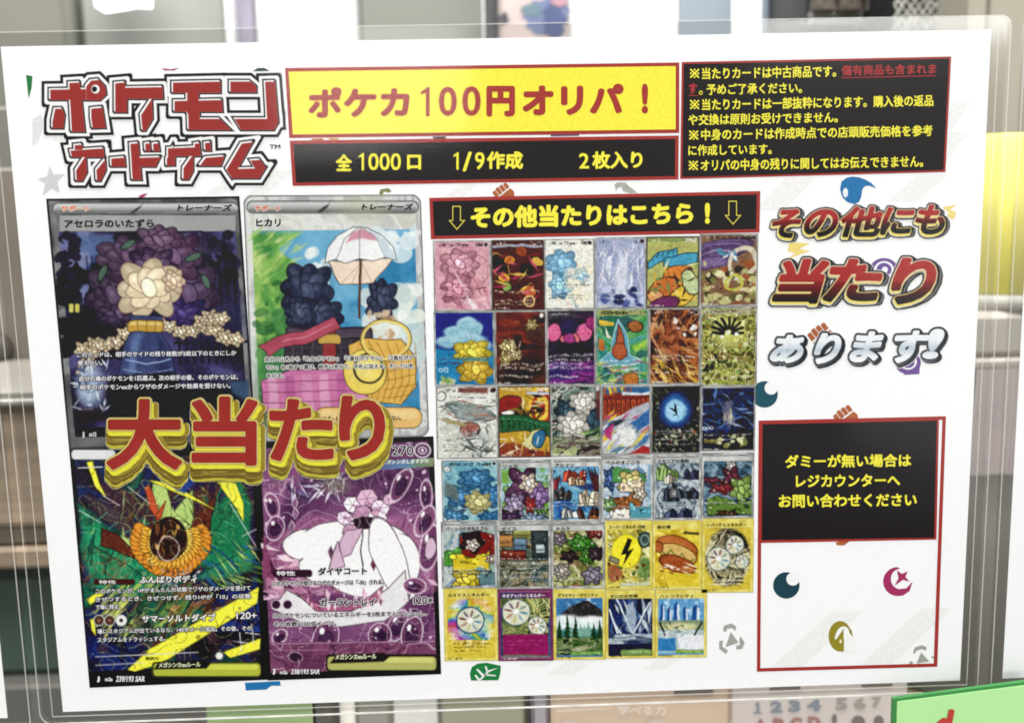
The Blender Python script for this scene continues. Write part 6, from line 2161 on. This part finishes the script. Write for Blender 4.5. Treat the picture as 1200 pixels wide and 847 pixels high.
WHITE = bm('white_board', 'ffffff', gain=1.12, scale=4, var=0.02)
fitting('grey_post', 71, 88, -140, 0, bm('post_grey', 'a09f93'), 'grey upright post behind the upper left corner', 'post', 1.3, 0.05)
fitting('grey_partition', 96, 262, -40, 0, bm('partition_grey', 'b9bcb4', scale=3), 'pale grey partition behind the upper left edge', 'partition', 1.25, 0.05)
wl = thing('wall_light', (X(140, 0, 1.2), 1.2, Z(140, 13, 1.2)), 'bright white wall light above the pale grey partition', 'light')
LIT = bpy.data.materials.new('lit_diffuser')
LIT.use_nodes = True
LIT.node_tree.nodes['Principled BSDF'].inputs['Emission Color'].default_value = (1, 0.99, 0.97, 1)
LIT.node_tree.nodes['Principled BSDF'].inputs['Emission Strength'].default_value = 2.2
V, F = [], []
for k_, yy in enumerate((1.19, 1.2)):
    for px, py in ((102, -60), (181, -60), (178, 10), (160, 9), (146, 12), (124, 15), (112, 8)):
        q = unproject(px, py, -yy)
        V.append((float(q[0]), yy, float(q[2])))
F = [tuple(range(7))[::-1], tuple(range(7, 14))] + [(i, (i+1) % 7, 7 + (i+1) % 7, 7 + i) for i in range(7)]
mesh_from('diffuser', V, F, LIT, None, wl)
fitting('white_display', 300, 421, -120, 0, WHITE, 'bright white display board left of the grey-green cabinet', 'board', 1.0)
wd = fitting('white_post', 263, 272, -120, 0, WHITE, 'slim white post left of the lavender banner', 'post', 1.02, 0.03)
fitting('lavender_banner', 274, 298, -120, 0, bm('lavender_cloth', 'd5cde2'), 'pale lavender banner beside the bright white board', 'banner', 1.05, 0.01)
gc = fitting('grey_cabinet', 422, 572, -120, 0, bm('grey_green_panel', 'b4b9ac', scale=3, var=0.05, gain=2.4), 'grey-green cabinet panel behind the top edge', 'cabinet', 0.95, 0.2)
box('edge_strip', X(565.5, 20, 0.95), X(568, 20, 0.95), 0.944, 0.9495, 0.2, Z(560, -110, 0.95), WHITE, gc, 0.001)
fitting('dark_post', 573.5, 584, -120, 0, bm('dark_post_grey', '6b6c70'), 'dark grey upright post beside the grey-green cabinet', 'post', 0.93, 0.04)
pic = fitting('printed_panel', 585, 667, -120, 0, bm('pale_pink_print', 'ecd9d4'), 'pale pink panel with dark blue blotches behind the top edge', 'panel', 0.9, 0.02)


def blotch(name, cx, cy, rx, ry, yy, mat, seed, parent):
    R = np.random.RandomState(seed)
    V = []
    for i in range(26):
        t = 2*math.pi*i/26
        k_ = 0.75 + 0.45*R.rand()
        V.append((cx + rx*k_*math.cos(t), cy + ry*k_*math.sin(t)))
    V = np.array(V)
    P_ = unproject(V[:, 0], V[:, 1], np.full(26, -yy))
    mesh_from(name, P_, [tuple(range(26))], mat, None, parent)


blotch('blotch', 640, 20, 26, 24, 0.8995, bm('blotch_blue', '8492b8'), 1, pic)
blotch('blotch', 650, 26, 14, 22, 0.8990, bm('blotch_navy', '5f6c98'), 2, pic)
blotch('blotch', 622, 12, 12, 8, 0.8990, bm('blotch_teal', '7f9aa6'), 3, pic)
blotch('blotch', 590, 22, 6, 7, 0.8995, bm('blotch_dark', '5c5a66'), 4, pic)
blotch('blotch', 655, 2, 10, 6, 0.8985, bm('blotch_rose', 'd8a8b4'), 5, pic)
fitting('white_cabinet', 668, 946, -120, 0, WHITE, 'wide bright white cabinet behind the top edge', 'cabinet', 1.1, 0.2)
PB = bm('pale_blue_plastic', 'cfdeec', scale=5, var=0.08, gain=2.6)
fitting('blue_sheet', 795, 858, -120, 0, PB, 'broad pale blue sheet standing before the white cabinet', 'sheet', 0.85, 0.006)
fitting('blue_sheet', 893, 924, -120, 0, PB, 'narrow pale blue sheet beside the dark shelf rack', 'sheet', 0.86, 0.006)
dr = fitting('dark_rack', 946, 1050, -120, 0, bm('rack_black', '2e2d33', scale=20, var=0.4, gain=2.2), 'dark rack with small goods behind the upper right edge', 'rack', 0.72, 0.15)
for py in (16.5, 24.5):
    z_ = Z(1000, py, 0.71)
    box('shelf_rail', X(950, py, 0.71), X(1049, py, 0.71), 0.704, 0.7195, z_ - 0.0022, z_ + 0.0022, bm('rail_silver', 'd8d8da', rough=0.3), dr, 0.001)
for i, px in enumerate((967, 998, 1030)):
    x_, z_ = at(px, 14, 0.69)
    g = thing('small_package', (x_, 0.69, z_), ('first', 'second', 'third')[i] + ' small dark package from the left on the dark rack', 'package', 'packages on the dark rack')
    V, F = box_verts(x_ - 0.012, x_ + 0.012, 0.69, 0.703, z_, z_ + 0.035, 0.002)
    V = [(a + (0.007 if a > x_ else -0.007)*0*(c - z_) + (x_ - a)*(c - z_)*16*0.6, b, c) for a, b, c in V]
    mesh_from('body', V, F, bm('package_brown', '6b6258', scale=160, var=0.7), None, g)
nb = thing('net_basket', (X(1092, 10, 0.6), 0.62, Z(1092, 80, 0.6)), 'dark basket covered with pale cord netting behind the upper right edge', 'basket')
box('body', X(1052, 10, 0.62), X(1133, 10, 0.62), 0.62, 0.72, Z(1092, 80, 0.62), Z(1092, -80, 0.62), bm('basket_dark', '2c2e32', scale=40, var=0.5, gain=2.2), nb, 0.006)
R = np.random.RandomState(7)
V, F = [], []


def cord(p0, p1, r=0.0008):
    a, b = Vector(p0), Vector(p1)
    q = (b - a).to_track_quat('Z', 'Y')
    i = len(V)
    for e in (a, b):
        for k_ in range(6):
            t_ = 2*math.pi*k_/6
            V.append(tuple(e + q @ Vector((r*math.cos(t_), r*math.sin(t_), 0))))
    for k_ in range(6):
        F.append((i + k_, i + (k_ + 1) % 6, i + 6 + (k_ + 1) % 6, i + 6 + k_))


pts = {}
for i in range(10):
    for j in range(13):
        px, py = 1046 + i*10 + (j % 2)*5 + R.uniform(-2.2, 2.2), -34 + j*7 + R.uniform(-2, 2)
        q = unproject(px, py, -(0.612 - R.uniform(0, 0.004)))
        pts[i, j] = tuple(float(v_) for v_ in q)
for (i, j), p in pts.items():
    for d in ((0, 1), ((1 if j % 2 else -1), 1)):
        o_ = (i + d[0], j + d[1])
        if o_ in pts:
            cord(p, pts[o_])
mesh_from('netting', V, F, bm('cord_pale', 'c4c4bc', gain=1.3), None, nb)
bc = fitting('beige_cabinet', 1137, 1330, -140, 0, bm('beige_paint', 'cfc8b8', scale=4, var=0.05, gain=2.1), 'tall beige cabinet with a dark door seam behind the upper right corner', 'cabinet', 0.55, 0.3)
box('door_seam', X(1155.5, 20, 0.55), X(1159, 20, 0.55), 0.5485, 0.56, 0.1, Z(1160, -120, 0.55), bm('seam_dark', '807868'), bc, 0.0005)

# front: green card with a darker border at the lower right
gq = [(1046.5, 818.5), (1232, 794.5), (1232, 910), (1044, 910)]
w4 = [unproject(a, b, 0.012) for a, b in gq]
zb = min(float(q[2]) for q in w4)
gs = thing('green_sign', (float(w4[2][0]), -0.012, zb), 'light green sign with a dark green border at the lower right front', 'sign')
V = [(float(q[0]), yy, float(q[2])) for yy in (-0.012, -0.0105) for q in w4]
mesh_from('border', V, [(3, 2, 1, 0), (4, 5, 6, 7), (0, 1, 5, 4), (1, 2, 6, 5), (2, 3, 7, 6), (3, 0, 4, 7)], plain_mat('dark_green_edge', '3f8a48'), None, gs)
iq = [(1051.5, 822), (1232, 798.7), (1232, 910), (1049, 910)]
v4 = [unproject(a, b, 0.0123) for a, b in iq]
V = [(float(q[0]), yy, float(q[2])) for yy in (-0.0123, -0.012) for q in v4]
mesh_from('face', V, [(3, 2, 1, 0), (0, 1, 5, 4), (1, 2, 6, 5), (2, 3, 7, 6), (3, 0, 4, 7)], plain_mat('light_green_face', 'b7eaa0', scale=30, var=0.02), None, gs)
rp = [(1111.5, 832), (1113, 830.5), (1117, 830.6), (1118.6, 832.2), (1117.5, 839), (1115.8, 847), (1114, 862), (1094, 862), (1096, 848), (1101, 843.5), (1105.5, 840.5), (1110, 841)]
rr_ = np.array(rp)
V = [tuple(q) for q in unproject(rr_[:, 0], rr_[:, 1], np.full(len(rp), 0.0126))]
mesh_from('red_print', V, [tuple(range(len(rp)))], plain_mat('red_print', 'bf4038'), None, gs)
